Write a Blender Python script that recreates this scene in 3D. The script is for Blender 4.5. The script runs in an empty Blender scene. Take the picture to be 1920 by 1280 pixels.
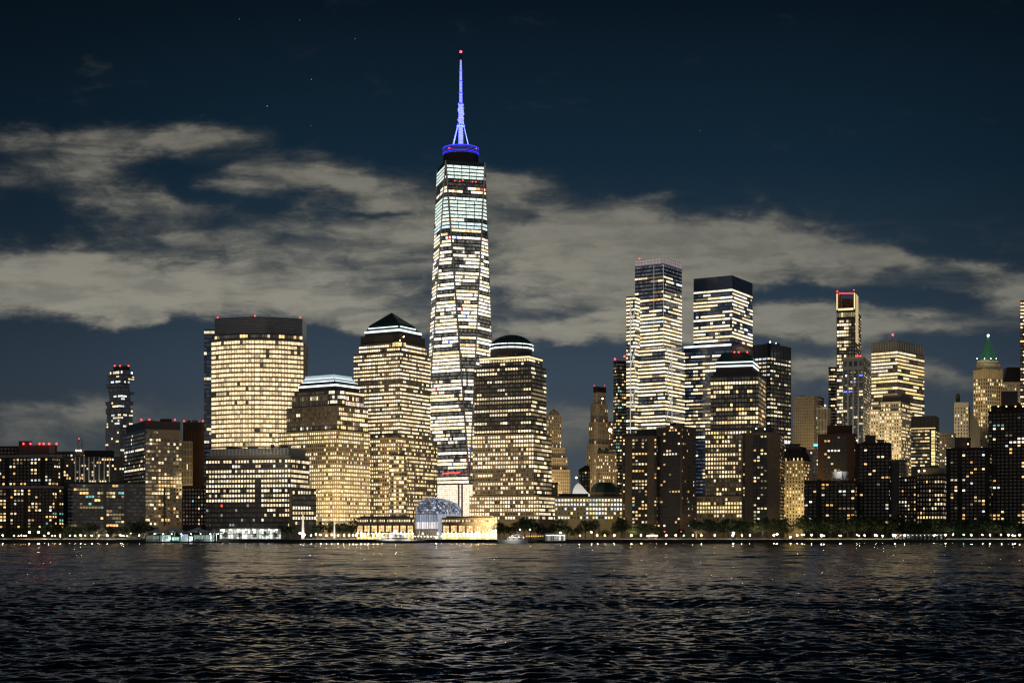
import bpy, math, random
import numpy as np
from mathutils import Vector

sc = bpy.context.scene
COL = sc.collection
R = math.radians

# ------------------------------------------------------------------ camera
F = 2837.0          # focal length in photo pixels (1920 wide)
HZ = 1006.0         # horizon row
H = 5.08            # eye height above the river
GZ = 2.9            # quay level
cam = bpy.data.cameras.new('camera'); camo = bpy.data.objects.new('camera', cam); COL.objects.link(camo)
camo.location = (0, 0, H); camo.rotation_euler = (R(90), 0, 0)
cam.sensor_width = 36.0; cam.lens = 36.0 * F / 1920.0
cam.shift_y = (HZ - 640.0) / 1920.0
cam.clip_start = 0.5; cam.clip_end = 20000
sc.camera = camo
sc.view_settings.view_transform = 'Standard'; sc.view_settings.look = 'None'
sc.view_settings.gamma = 1; sc.view_settings.exposure = 0
sc.cycles.use_denoising = True
sc.cycles.max_bounces = 6; sc.cycles.diffuse_bounces = 2; sc.cycles.glossy_bounces = 3
sc.cycles.sample_clamp_indirect = 4.0
sc.cycles.filter_width = 1.3

# ------------------------------------------------------------------ world: night sky with city-lit clouds
W = bpy.data.worlds.new('World'); sc.world = W; W.use_nodes = True
nt = W.node_tree; N = nt.nodes; L = nt.links
bg = N['Background']
def inp(node, i, v):
    if v is None: return
    if hasattr(v, 'is_output'): L.new(v, node.inputs[i])
    else: node.inputs[i].default_value = v
def M(op, a, b=None, c=None, clamp=False):
    n = N.new('ShaderNodeMath'); n.operation = op; n.use_clamp = clamp
    inp(n, 0, a); inp(n, 1, b); inp(n, 2, c); return n.outputs[0]
def VM(op, a, b=None, out=0):
    n = N.new('ShaderNodeVectorMath'); n.operation = op
    inp(n, 0, a); inp(n, 1, b); return n.outputs[out]
def SM(v, lo, hi):
    n = N.new('ShaderNodeMapRange'); n.interpolation_type = 'SMOOTHSTEP'
    inp(n, 0, v); inp(n, 1, lo); inp(n, 2, hi); n.inputs[3].default_value = 0; n.inputs[4].default_value = 1
    return n.outputs[0]
def MIX(f, a, b):
    n = N.new('ShaderNodeMix'); n.data_type = 'RGBA'
    inp(n, 0, f); inp(n, 6, a); inp(n, 7, b); return n.outputs[2]
def NOISE(vec, scale, detail=4, rough=0.55):
    n = N.new('ShaderNodeTexNoise'); n.inputs['Scale'].default_value = scale
    n.inputs['Detail'].default_value = detail; n.inputs['Roughness'].default_value = rough
    L.new(vec, n.inputs['Vector']); return n
def XYZ(x, y, z=0.0):
    n = N.new('ShaderNodeCombineXYZ'); inp(n, 0, x); inp(n, 1, y); inp(n, 2, z); return n.outputs[0]
tc = N.new('ShaderNodeTexCoord'); sep = N.new('ShaderNodeSeparateXYZ'); L.new(tc.outputs['Generated'], sep.inputs[0])
dx, dy, dz = sep.outputs
ay = M('MAXIMUM', dy, 0.08)
su = M('DIVIDE', dx, ay); sv = M('DIVIDE', dz, ay)       # tangent of azimuth and of elevation
q = XYZ(M('MULTIPLY_ADD', su, 2.837, 0.96), M('MULTIPLY_ADD', sv, -2.837, 1.006))   # kilo-pixels of arc
qs = XYZ(M('MULTIPLY', su, 2.837), M('MULTIPLY', sv, 6.0))
w1 = NOISE(qs, 2.6, 5, 0.6); w2 = NOISE(VM('ADD', qs, (7.3, 2.1, 0.0)), 9.0, 4, 0.6)
d1 = VM('MULTIPLY', VM('SUBTRACT', w1.outputs['Color'], (0.5, 0.5, 0.5)), (0.34, 0.13, 0))
d2 = VM('MULTIPLY', VM('SUBTRACT', w2.outputs['Color'], (0.5, 0.5, 0.5)), (0.08, 0.05, 0))
qd = VM('ADD', q, VM('ADD', d1, d2))
# cloud banks: centre and half-size in kilo-pixels of arc, weight
BLOBS = [
 (0.03,0.255,0.09,0.035,0.75),(0.20,0.272,0.10,0.042,1.0),(0.36,0.272,0.09,0.036,1.0),(0.10,0.325,0.10,0.030,0.6),
 (0.56,0.335,0.13,0.045,0.85),(0.17,0.375,0.10,0.030,0.6),(0.33,0.39,0.13,0.035,0.75),(0.72,0.37,0.12,0.05,0.8),
 (0.96,0.335,0.085,0.035,0.9),(0.28,0.45,0.16,0.03,0.6),(0.62,0.46,0.22,0.05,0.75),(0.12,0.52,0.32,0.04,1.0),
 (0.20,0.570,0.32,0.042,1.3),(0.62,0.555,0.25,0.06,0.85),(0.85,0.43,0.15,0.07,0.6),(1.06,0.43,0.16,0.06,0.85),
 (1.19,0.375,0.07,0.025,0.6),(1.25,0.455,0.20,0.055,0.95),(1.45,0.455,0.16,0.045,0.95),(1.58,0.475,0.10,0.03,0.75),
 (1.08,0.535,0.20,0.06,0.85),(1.35,0.54,0.18,0.06,0.8),(1.20,0.60,0.30,0.035,0.55),(1.10,0.475,0.14,0.035,0.6),(1.78,0.545,0.12,0.02,0.45),(1.64,0.50,0.14,0.022,0.5),(1.74,0.61,0.16,0.02,0.4),(1.60,0.535,0.16,0.02,0.4),(1.70,0.49,0.09,0.022,0.6),(1.86,0.505,0.10,0.018,0.7),
 (1.89,0.555,0.085,0.032,1.0),(1.56,0.625,0.25,0.035,0.95),(1.30,0.62,0.25,0.03,0.55),(1.02,0.63,0.16,0.022,0.6),(0.68,0.605,0.12,0.02,0.5),
 (0.13,0.765,0.22,0.035,0.8),(0.10,0.83,0.35,0.05,0.5),(1.06,0.80,0.22,0.05,0.95),(1.70,0.70,0.25,0.025,0.75),(1.76,0.80,0.25,0.05,0.35),(0.62,0.79,0.2,0.05,0.4),(1.50,0.70,0.20,0.03,0.55),
 (-0.25,0.5,0.25,0.14,0.8),(2.25,0.55,0.3,0.13,0.8),
 (0.42,0.365,0.045,0.016,-0.5),(0.52,0.385,0.06,0.012,-0.45),(0.70,0.405,0.09,0.010,-0.45),(0.03,0.43,0.08,0.035,-0.5),(0.25,0.655,0.34,0.035,-0.8),
 (0.61,0.665,0.07,0.04,-0.7),(1.03,0.59,0.09,0.012,-0.3),(1.08,0.70,0.10,0.045,-0.6),(1.47,0.565,0.12,0.02,-0.7),(1.75,0.555,0.10,0.02,-0.5),(1.85,0.66,0.12,0.03,-0.4),
]
dens = None
for cx, cy, sx, sy, wt in BLOBS:
    v = VM('MULTIPLY', VM('SUBTRACT', qd, (cx, cy, 0)), (1 / sx, 1 / sy, 0))
    e = M('MULTIPLY', M('EXPONENT', M('MULTIPLY', VM('DOT_PRODUCT', v, v, 1), -1.0)), wt)
    dens = e if dens is None else M('ADD', dens, e)
qf = XYZ(M('MULTIPLY', su, 2.837), M('MULTIPLY', sv, 5.0), 0.0)
n0_ = NOISE(VM('ADD', qf, d1), 5.5, 8, 0.62).outputs[0]; ns_ = NOISE(VM('MULTIPLY', VM('ADD', qf, d1), (2.2, 7.5, 1)), 3.0, 6, 0.6).outputs[0]
n1 = M('ADD', M('MULTIPLY', n0_, 0.80), M('MULTIPLY', ns_, 0.20))
dens2 = M('ADD', dens, M('MULTIPLY', M('SUBTRACT', n1, 0.5), 2.1))
cov = M('MULTIPLY', SM(dens2, 0.12, 1.15), 0.96)
# clear sky: deep blue overhead, paler towards the horizon
skyr = N.new('ShaderNodeValToRGB'); L.new(M('MULTIPLY', sv, 2.5, clamp=True), skyr.inputs[0])
els = skyr.color_ramp.elements
els[0].position = 0; els[0].color = (0.066, 0.080, 0.088, 1)
els[1].position = 0.88; els[1].color = (0.0027, 0.0080, 0.0148, 1)
for p_, c_ in ((0.28, (0.038, 0.058, 0.085, 1)), (0.42, (0.019, 0.037, 0.057, 1)), (0.62, (0.0064, 0.0200, 0.037, 1))):
    e_ = els.new(p_); e_.color = c_
side = SM(M('ABSOLUTE', M('SUBTRACT', su, 0.03)), 0.12, 0.42)
sky = MIX(M('MULTIPLY', side, 0.40), skyr.outputs[0], (0.0012, 0.003, 0.006, 1))
low = SM(sv, 0.27, 0.13)
thick = SM(M('ADD', dens2, M('MULTIPLY', M('SUBTRACT', ns_, 0.5), 1.0)), 0.25, 1.15)
chi = MIX(low, (0.172, 0.165, 0.138, 1), (0.282, 0.270, 0.222, 1))
clo = MIX(low, (0.052, 0.056, 0.056, 1), (0.098, 0.102, 0.098, 1))
ccol = MIX(thick, clo, chi)
ccol = MIX(M('MULTIPLY', SM(M('ADD', M('MULTIPLY', ns_, .5), M('MULTIPLY', w2.outputs[0], .5)), 0.58, 0.40), 0.42), ccol, clo)
ccol = MIX(SM(sv, 0.13, 0.04), ccol, (0.088, 0.094, 0.090, 1))
ccol = MIX(M('MULTIPLY', SM(su, -0.04, 0.30), 0.36), ccol, (0.064, 0.069, 0.066, 1))
front = MIX(cov, sky, ccol)
# a few stars
for px_, py_, s_ in ((0.501,0.199,0.8),(0.584,0.149,0.5),(0.666,0.073,0.35),(0.449,0.036,0.3),(0.562,0.038,0.3),(1.312,0.245,0.2),(0.583,0.236,0.2)):
    dd = VM('LENGTH', VM('SUBTRACT', q, (px_, py_, 0)), None, 1)
    st = M('MULTIPLY', M('LESS_THAN', dd, 0.0009), s_*.45)
    front = VM('ADD', front, XYZ(st, st, st))
# sky over the viewer's own shore, brightened to light the facades facing it
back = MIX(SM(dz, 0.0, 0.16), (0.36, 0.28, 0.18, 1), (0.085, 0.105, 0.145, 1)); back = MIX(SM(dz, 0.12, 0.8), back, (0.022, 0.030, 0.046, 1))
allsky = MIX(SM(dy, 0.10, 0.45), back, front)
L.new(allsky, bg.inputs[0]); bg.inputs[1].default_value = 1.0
W.cycles.sampling_method = 'MANUAL'; W.cycles.sample_map_resolution = 256

# ------------------------------------------------------------------ materials
MATS = {}
def mat(name, color, rough=0.8, var=0.25, scale=0.15, metal=0.0, spec=0.5, bump=0.0, emit=None, estr=1.0):
    if name in MATS: return MATS[name]
    m = bpy.data.materials.new(name); m.use_nodes = True; MATS[name] = m
    t = m.node_tree; p = t.nodes['Principled BSDF']
    p.inputs['Roughness'].default_value = rough; p.inputs['Metallic'].default_value = metal
    p.inputs['Specular IOR Level'].default_value = spec
    co = t.nodes.new('ShaderNodeTexCoord')
    nz = t.nodes.new('ShaderNodeTexNoise'); nz.inputs['Scale'].default_value = scale; nz.inputs['Detail'].default_value = 5
    t.links.new(co.outputs['Object'], nz.inputs['Vector'])
    mx = t.nodes.new('ShaderNodeMix'); mx.data_type = 'RGBA'
    mx.inputs[6].default_value = (*[c * (1 - var) for c in color], 1); mx.inputs[7].default_value = (*[min(1, c * (1 + var)) for c in color], 1)
    t.links.new(nz.outputs[0], mx.inputs[0]); t.links.new(mx.outputs[2], p.inputs['Base Color'])
    if bump:
        b = t.nodes.new('ShaderNodeBump'); b.inputs['Strength'].default_value = bump
        t.links.new(nz.outputs[0], b.inputs['Height']); t.links.new(b.outputs[0], p.inputs['Normal'])
    if emit:
        p.inputs['Emission Color'].default_value = (*emit, 1); p.inputs['Emission Strength'].default_value = estr
    return m
def glow_mat(name, scale, lo, hi, rough=0.12):
    """lit glass: each pane carries the colour of the lamps behind it; blinds, desks and people break it up"""
    m = bpy.data.materials.new(name); m.use_nodes = True; MATS[name] = m
    t = m.node_tree; p = t.nodes['Principled BSDF']
    p.inputs['Base Color'].default_value = (0.015, 0.018, 0.022, 1); p.inputs['Roughness'].default_value = rough
    at = t.nodes.new('ShaderNodeAttribute'); at.attribute_name = 'glow'
    co = t.nodes.new('ShaderNodeTexCoord'); nz = t.nodes.new('ShaderNodeTexNoise')
    nz.inputs['Scale'].default_value = scale; nz.inputs['Detail'].default_value = 2
    t.links.new(co.outputs['Object'], nz.inputs['Vector'])
    mr = t.nodes.new('ShaderNodeMapRange'); mr.inputs[1].default_value = 0.3; mr.inputs[2].default_value = 0.7
    mr.inputs[3].default_value = lo; mr.inputs[4].default_value = hi
    t.links.new(nz.outputs[0], mr.inputs[0])
    t.links.new(at.outputs['Color'], p.inputs['Emission Color']); t.links.new(mr.outputs[0], p.inputs['Emission Strength'])
    m.cycles.emission_sampling = 'NONE'
    return m
glow_mat('lit_glass', 0.8, 0.6, 1.9)
glow_mat('lit_screen', 0.5, 0.9, 1.15)
mat('granite', (0.31, 0.245, 0.16), 0.75)
mat('granite_dark', (0.20, 0.16, 0.115), 0.6)
mat('granite_black', (0.062, 0.054, 0.047), 0.45)
mat('black_brick', (0.028, 0.021, 0.018), 0.8)  # even near-black brown brick
mat('brick', (0.11, 0.056, 0.034), 0.85)
mat('brick_dark', (0.055, 0.031, 0.023), 0.85)
mat('brown_concrete', (0.215, 0.165, 0.105), 0.85, scale=.35, var=.45)
mat('limestone', (0.46, 0.37, 0.24), 0.8)
mat('pale_stone', (0.52, 0.45, 0.33), 0.8)
mat('concrete', (0.30, 0.29, 0.27), 0.85)
mat('grey_metal', (0.17, 0.18, 0.19), 0.4, metal=0.5)
mat('bright_steel', (0.55, 0.55, 0.53), 0.35, metal=0.4)
mat('white_paint', (0.75, 0.75, 0.73), 0.5, var=0.06)
mat('black_metal', (0.015, 0.015, 0.017), 0.5)
mat('dark_glass', (0.030, 0.040, 0.060), 0.13, scale=0.03, var=0.5, spec=.8)  # dark glass with navy put into the base for reflected sky
mat('blue_glass', (0.085, 0.115, 0.18), 0.12, scale=0.03, var=0.3, spec=1.0)  # bluish glass, base colour raised to stand in for reflected sky
mat('green_copper', (0.045, 0.17, 0.115), 0.6)
mat('green_roof', (0.022, 0.075, 0.055), 0.6); mat('dark_copper', (0.020, 0.050, 0.038), 0.55)
mat('roof_slate', (0.035, 0.033, 0.032), 0.7)
mat('bark', (0.05, 0.038, 0.028), 0.9)
mat('quay_stone', (0.05, 0.047, 0.043), 0.9, scale=0.6)
mat('paving', (0.28, 0.25, 0.21), 0.85, scale=0.4)
mat('lawn', (0.045, 0.085, 0.022), 0.95, scale=0.5)
mat('canvas', (0.62, 0.66, 0.60), 0.8, var=0.08)
def lamp_mat(name, c, s, sample=True):
    m = mat(name, (0.5, 0.5, 0.5), 0.4, emit=c, estr=s)
    if not sample: m.cycles.emission_sampling = 'NONE'
    return m
lamp_mat('lamp_warm', (1, 0.80, 0.48), 210); lamp_mat('lamp_white', (0.95, 1.0, 0.90), 170); lamp_mat('lamp_orange', (1, 0.56, 0.17), 90)
lamp_mat('lamp_small', (1, .97, .86), 16); lamp_mat('roof_warm', (1, 0.82, 0.5), 9); lamp_mat('roof_white', (.95, 1, .95), 9); lamp_mat('lamp_green', (0.35, 1.0, 0.55), 30)
lamp_mat('beacon_red', (1, 0.025, 0.03), 9, False); lamp_mat('strip_cool', (0.80, 1.0, 0.98), 1.7); lamp_mat('strip_white', (0.90, 0.97, 1.0), 2.4)
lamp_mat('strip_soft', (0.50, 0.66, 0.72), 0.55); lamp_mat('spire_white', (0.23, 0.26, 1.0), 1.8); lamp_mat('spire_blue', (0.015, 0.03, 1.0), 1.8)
lamp_mat('blue_dim', (0.012, 0.015, 0.55), 0.6); lamp_mat('strip_gold', (1, 0.74, 0.34), 1.5); lamp_mat('sign_blue', (0.06, 0.28, 1.0), 5, False)

# ------------------------------------------------------------------ geometry helpers
def X(px, Y): return (px - 960.0) / F * Y
def Z(py, Y): return H + (HZ - py) / F * Y
class MB:
    def __init__(s): s.v = []; s.f = []; s.g = []
    def quad(s, a, b, c, d, glow=None):
        i = len(s.v); s.v += [tuple(a), tuple(b), tuple(c), tuple(d)]; s.f.append((i, i+1, i+2, i+3)); s.g.append(glow)
    def prism(s, poly, z0, z1, top=None):
        """closed prism, frustum or (top = one point) pyramid; poly counter-clockwise"""
        n = len(poly); i = len(s.v)
        s.v += [(p[0], p[1], z0) for p in poly]
        if top is not None and len(top) == 1:
            s.v.append((top[0][0], top[0][1], z1))
            for k in range(n): s.f.append((i+k, i+(k+1) % n, i+n)); s.g.append(None)
            s.f.append(tuple(i+k for k in reversed(range(n)))); s.g.append(None); return
        t = top or poly
        s.v += [(p[0], p[1], z1) for p in t]
        for k in range(n): s.f.append((i+k, i+(k+1) % n, i+n+(k+1) % n, i+n+k)); s.g.append(None)
        s.f.append(tuple(i+n+k for k in range(n))); s.g.append(None)
        s.f.append(tuple(i+k for k in reversed(range(n)))); s.g.append(None)
    def box(s, x0, x1, y0, y1, z0, z1): s.prism([(x0, y0), (x1, y0), (x1, y1), (x0, y1)], z0, z1)
    def bar(s, a, b, r, n=6, r2=None):
        a = Vector(a); b = Vector(b); d = (b - a).normalized(); r2 = r if r2 is None else r2
        u = d.cross(Vector((0, 0, 1)) if abs(d.z) < 0.9 else Vector((1, 0, 0))).normalized(); w = d.cross(u)
        i = len(s.v)
        for P_, r_ in ((a, r), (b, r2)):
            for k in range(n):
                t = 2 * math.pi * k / n; s.v.append(tuple(P_ + (u * math.cos(t) + w * math.sin(t)) * r_))
        for k in range(n): s.f.append((i+k, i+(k+1) % n, i+n+(k+1) % n, i+n+k)); s.g.append(None)
        s.f.append(tuple(i+k for k in reversed(range(n)))); s.f.append(tuple(i+n+k for k in range(n))); s.g += [None, None]
    def lathe(s, c, prof, n=20):
        """prof: list of (radius, z) from bottom to top"""
        i = len(s.v)
        for r_, z_ in prof:
            for k in range(n): t = 2*math.pi*k/n; s.v.append((c[0]+r_*math.cos(t), c[1]+r_*math.sin(t), z_))
        for j in range(len(prof)-1):
            for k in range(n):
                a = i+j*n; s.f.append((a+k, a+(k+1) % n, a+n+(k+1) % n, a+n+k)); s.g.append(None)
        s.f.append(tuple(i+k for k in reversed(range(n)))); a = i+(len(prof)-1)*n
        s.f.append(tuple(a+k for k in range(n))); s.g += [None, None]
    def ball(s, c, r, n=10, m=6, sz=1.0):
        s.lathe(c, [(max(1e-3, r*math.sin(math.pi*j/m)), c[2]-r*sz*math.cos(math.pi*j/m)) for j in range(m+1)], n)
    def build(s, name, material, parent=None, origin=None, smooth=False):
        o0 = parent.location if parent is not None and origin is None else (origin or (0, 0, 0))
        if parent is not None and parent.parent is not None and origin is None:
            o0 = (parent.parent.location.x + parent.location.x, parent.parent.location.y + parent.location.y, parent.parent.location.z + parent.location.z)
        me = bpy.data.meshes.new(name)
        me.from_pydata([(a-o0[0], b-o0[1], c-o0[2]) for a, b, c in s.v], [], s.f)
        if any(g is not None for g in s.g):
            at = me.attributes.new('glow', 'FLOAT_COLOR', 'FACE')
            arr = np.zeros((len(s.f), 4), dtype=np.float32); arr[:, 3] = 1
            for k, g in enumerate(s.g):
                if g is not None: arr[k, :3] = g
            at.data.foreach_set('color', arr.ravel())
        me.materials.append(MATS[material] if isinstance(material, str) else material)
        if smooth: me.polygons.foreach_set('use_smooth', [True]*len(me.polygons))
        o = bpy.data.objects.new(name, me); COL.objects.link(o)
        if parent is not None: o.parent = parent
        else: o.location = o0
        return o
def tag(o, label=None, cat=None, group=None, kind=None):
    if label: o['label'] = label
    if cat: o['category'] = cat
    if group: o['group'] = group
    if kind: o['kind'] = kind
    return o
def corner(xl, xc, xr, Y, th):
    """rectangle in plan with its near corner at (xc, Y) and its two visible faces reaching xl and xr"""
    th = max(th, math.degrees(math.atan((xr-960)/F))+7)
    t = R(th); c, s = math.cos(t), math.sin(t); Cx = X(xc, Y); uL = (xl-960)/F; uR = (xr-960)/F
    a = (Cx - uL*Y)/(c + uL*s); b = (uR*Y - Cx)/(s - uR*c)
    Cn = Vector((Cx, Y)); l = Vector((-c, s))*a; r = Vector((s, c))*b
    return [Cn, Cn+r, Cn+r+l, Cn+l]
def flat(xl, xr, Y, depth):
    return [Vector((X(xl, Y), Y)), Vector((X(xr, Y), Y)), Vector((X(xr, Y+depth), Y+depth)), Vector((X(xl, Y+depth), Y+depth))]
def inset(poly, d):
    c = sum((p for p in poly), Vector((0, 0)))/len(poly)
    return [p + (c-p).normalized()*d for p in poly]
PAL = {'warm': (1, .76, .42), 'white': (1, .89, .67), 'amber': (1, .58, .20), 'cool': (.80, .94, 1), 'teal': (.22, .55, .50), 'yellow': (1, .80, .30),
       'dim': (.26, .20, .11), 'blue': (.16, .22, .9), 'red': (.9, .08, .08), 'orange': (1, .45, .12), 'cyan': (.55, .92, 1), 'pinkish': (.8, .62, .55), 'cream': (1, .95, .82)}
def pick(rng, pal):
    k = rng.choices(list(pal), list(pal.values()))[0]
    s = .62+.75*rng.random()**1.2 if k not in ('dim', 'teal') else rng.uniform(.4, 1.0)
    return tuple(c*s for c in PAL[k])
OFFICE = {'warm': .50, 'white': .34, 'dim': .10, 'amber': .04, 'cool': .02}
RESID = {'warm': .34, 'amber': .30, 'white': .12, 'orange': .05, 'dim': .22, 'cool': .05, 'teal': .04}
BRIGHT = {'warm': .55, 'white': .43, 'dim': .02}
GOLD = {'warm': .45, 'yellow': .28, 'white': .2, 'dim': .07}
class Building:
    def __init__(s, name, label, px, Y, cat='building', seed=None, nind=100, group=None):
        s.e = bpy.data.objects.new(name, None); COL.objects.link(s.e); s.e.location = (X(px, Y), Y, GZ)
        tag(s.e, label, cat, group); s.Y = Y; s.rng = random.Random(seed if seed is not None else name+label); s.w = []; s.bands = {}; s.nind = nind; s.gain = 1.0
    def tier(s, poly, z0, z1, m, name='wall', top=None, parent=None):
        b = MB(); b.prism(poly, z0, z1, top); return b.build(name, m, parent or s.e, s.e.location)
    def part(s, b, name, m, smooth=False, parent=None): return b.build(name, m, parent or s.e, s.e.location, smooth)
    def face(s, bl, br, tr, tl, rows, cols, wf=.7, hf=.6, p=.5, rowp=None, pal=OFFICE, run=0.0, band=None, proud=.12, dark=(.026, .023, .017), cellfn=None, voff=0.5, gaps=0.0):
        """rows x cols of panes on a planar four-cornered face (seen from outside, counter-clockwise from bottom left)"""
        bl, br, tr, tl = [Vector(q_) for q_ in (bl, br, tr, tl)]
        nrm = (br-bl).cross(tl-bl).normalized()*proud
        rng = s.rng; blank = {c for c in range(cols) if rng.random() < gaps}
        for r in range(rows):
            pr = p if rowp is None else (rowp(1-(r+.5)/rows) if callable(rowp) else rowp[min(len(rowp)-1, rows-1-r)])
            v0 = (r+(1-hf)*voff)/rows; v1 = v0+hf/rows
            lit = rng.random() < pr; cur = pick(rng, pal)
            for c in range(cols):
                if rng.random() >= run or c == 0: lit = rng.random() < pr; cur = pick(rng, pal)
                if c in blank: continue
                j_ = rng.uniform(.82, 1.15); g = tuple(x*j_ for x in cur) if lit else None
                if cellfn:
                    h_ = cellfn((c+.5)/cols, 1-(r+.5)/rows, g, rng)
                    if h_ == 'skip': continue
                    g = h_
                u0 = (c+(1-wf)/2)/cols; u1 = u0+wf/cols
                def P_(u, v): return bl*(1-u)*(1-v)+br*u*(1-v)+tr*u*v+tl*(1-u)*v+nrm
                qd_ = (P_(u0, v0), P_(u1, v0), P_(u1, v1), P_(u0, v1))
                dk = rng.uniform(.3, 2.2); gg = g if g is not None else tuple(d_*dk for d_ in dark)
                if band is not None: s.bands.setdefault((band, r), []).append((qd_, gg))
                else: s.w.append((qd_, gg, g is not None))
    def wall(s, p0, p1, z0, z1, fh=3.8, bw=2.7, **k):
        ln = (Vector(p1)-Vector(p0)).length
        rows = k.pop('rows', None) or max(1, round((z1-z0)/fh)); cols = k.pop('cols', None) or max(1, round(ln/bw))
        s.face((p0[0], p0[1], z0), (p1[0], p1[1], z0), (p1[0], p1[1], z1), (p0[0], p0[1], z1), rows, cols, **k)
    def two(s, poly, z0, z1, kl=None, kr=None, **k):
        """the two faces of a corner() plan that look at the river"""
        s.wall(poly[3], poly[0], z0, z1, **{**k, **(kl or {})}); s.wall(poly[0], poly[1], z0, z1, **{**k, **(kr or {})})
    def clutter(s, poly, z, n=5, h=3.2, masts=1):
        """cooling plant, hatches and whip masts on a flat roof"""
        c = sum((v for v in poly), Vector((0, 0)))/len(poly)
        for k in range(n):
            p_ = c + (poly[s.rng.randrange(len(poly))]-c)*s.rng.uniform(.1, .72); w = s.rng.uniform(1.2, 4.5); d = s.rng.uniform(1.2, 3.5)
            m = MB(); m.box(p_.x-w, p_.x+w, p_.y-d, p_.y+d, z-.3, z+h*s.rng.uniform(.35, 1.0)); m.build('roof_plant', s.rng.choice(['grey_metal', 'granite_black', 'concrete']), s.e, s.e.location)
        for k in range(masts):
            p_ = c + (poly[s.rng.randrange(len(poly))]-c)*s.rng.uniform(.1, .8); m = MB(); m.bar((p_.x, p_.y, z-.3), (p_.x, p_.y, z+h*s.rng.uniform(1.6, 3.0)), .22, 5, .08); m.build('roof_mast', 'grey_metal', s.e, s.e.location)
    def beacon(s, px, py, Y=None, r=.75, m='beacon_red', name='warning_light'):
        Y = Y or s.Y; b = MB(); b.ball((X(px, Y), Y, Z(py, Y)), r, 8, 6)
        o = b.build(name, m, s.e, s.e.location); st = MB(); st.bar((X(px, Y), Y+.1, Z(py, Y)-3.0), (X(px, Y), Y+.1, Z(py, Y)-r*.9), .12, 5); st.build('stem', 'black_metal', o, s.e.location)
        return o
    def flood(s, px, Y, z, tx, tY, tz, power, col=(1, .78, .46), ang=70, size=2.0):  # facade spots: real floodlights, plus ones added to brighten dark walls
        ld = bpy.data.lights.new('floodlight', 'SPOT'); ld.energy = power*2.6; ld.color = col; ld.spot_size = R(ang); ld.spot_blend = .9; ld.shadow_soft_size = size
        o = bpy.data.objects.new('floodlight', ld); COL.objects.link(o); o.parent = s.e
        a = Vector((X(px, Y), Y, z)); o.location = a - s.e.location
        o.rotation_euler = (Vector((X(tx, tY), tY, tz))-a).to_track_quat('-Z', 'Y').to_euler()
    def done(s):
        if s.bands:
            for key in sorted(s.bands):
                b = MB()
                for qd_, g in s.bands[key]: b.quad(*qd_, glow=tuple(c_*s.gain for c_ in g))
                b.build('window_band', 'lit_glass', s.e, s.e.location)
        if s.w:
            lit = [w for w in s.w if w[2]]; rest = [w for w in s.w if not w[2]]
            s.rng.shuffle(lit)
            for w in lit[:s.nind]:
                b = MB(); b.quad(*w[0], glow=tuple(c_*s.gain for c_ in w[1])); b.build('window', 'lit_glass', s.e, s.e.location)
            rest += lit[s.nind:]
            if rest:
                b = MB()
                for w in rest: b.quad(*w[0], glow=tuple(c_*s.gain for c_ in w[1]))
                b.build('window_grid', 'lit_glass', s.e, s.e.location)['kind'] = 'stuff'
        return s.e
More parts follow.
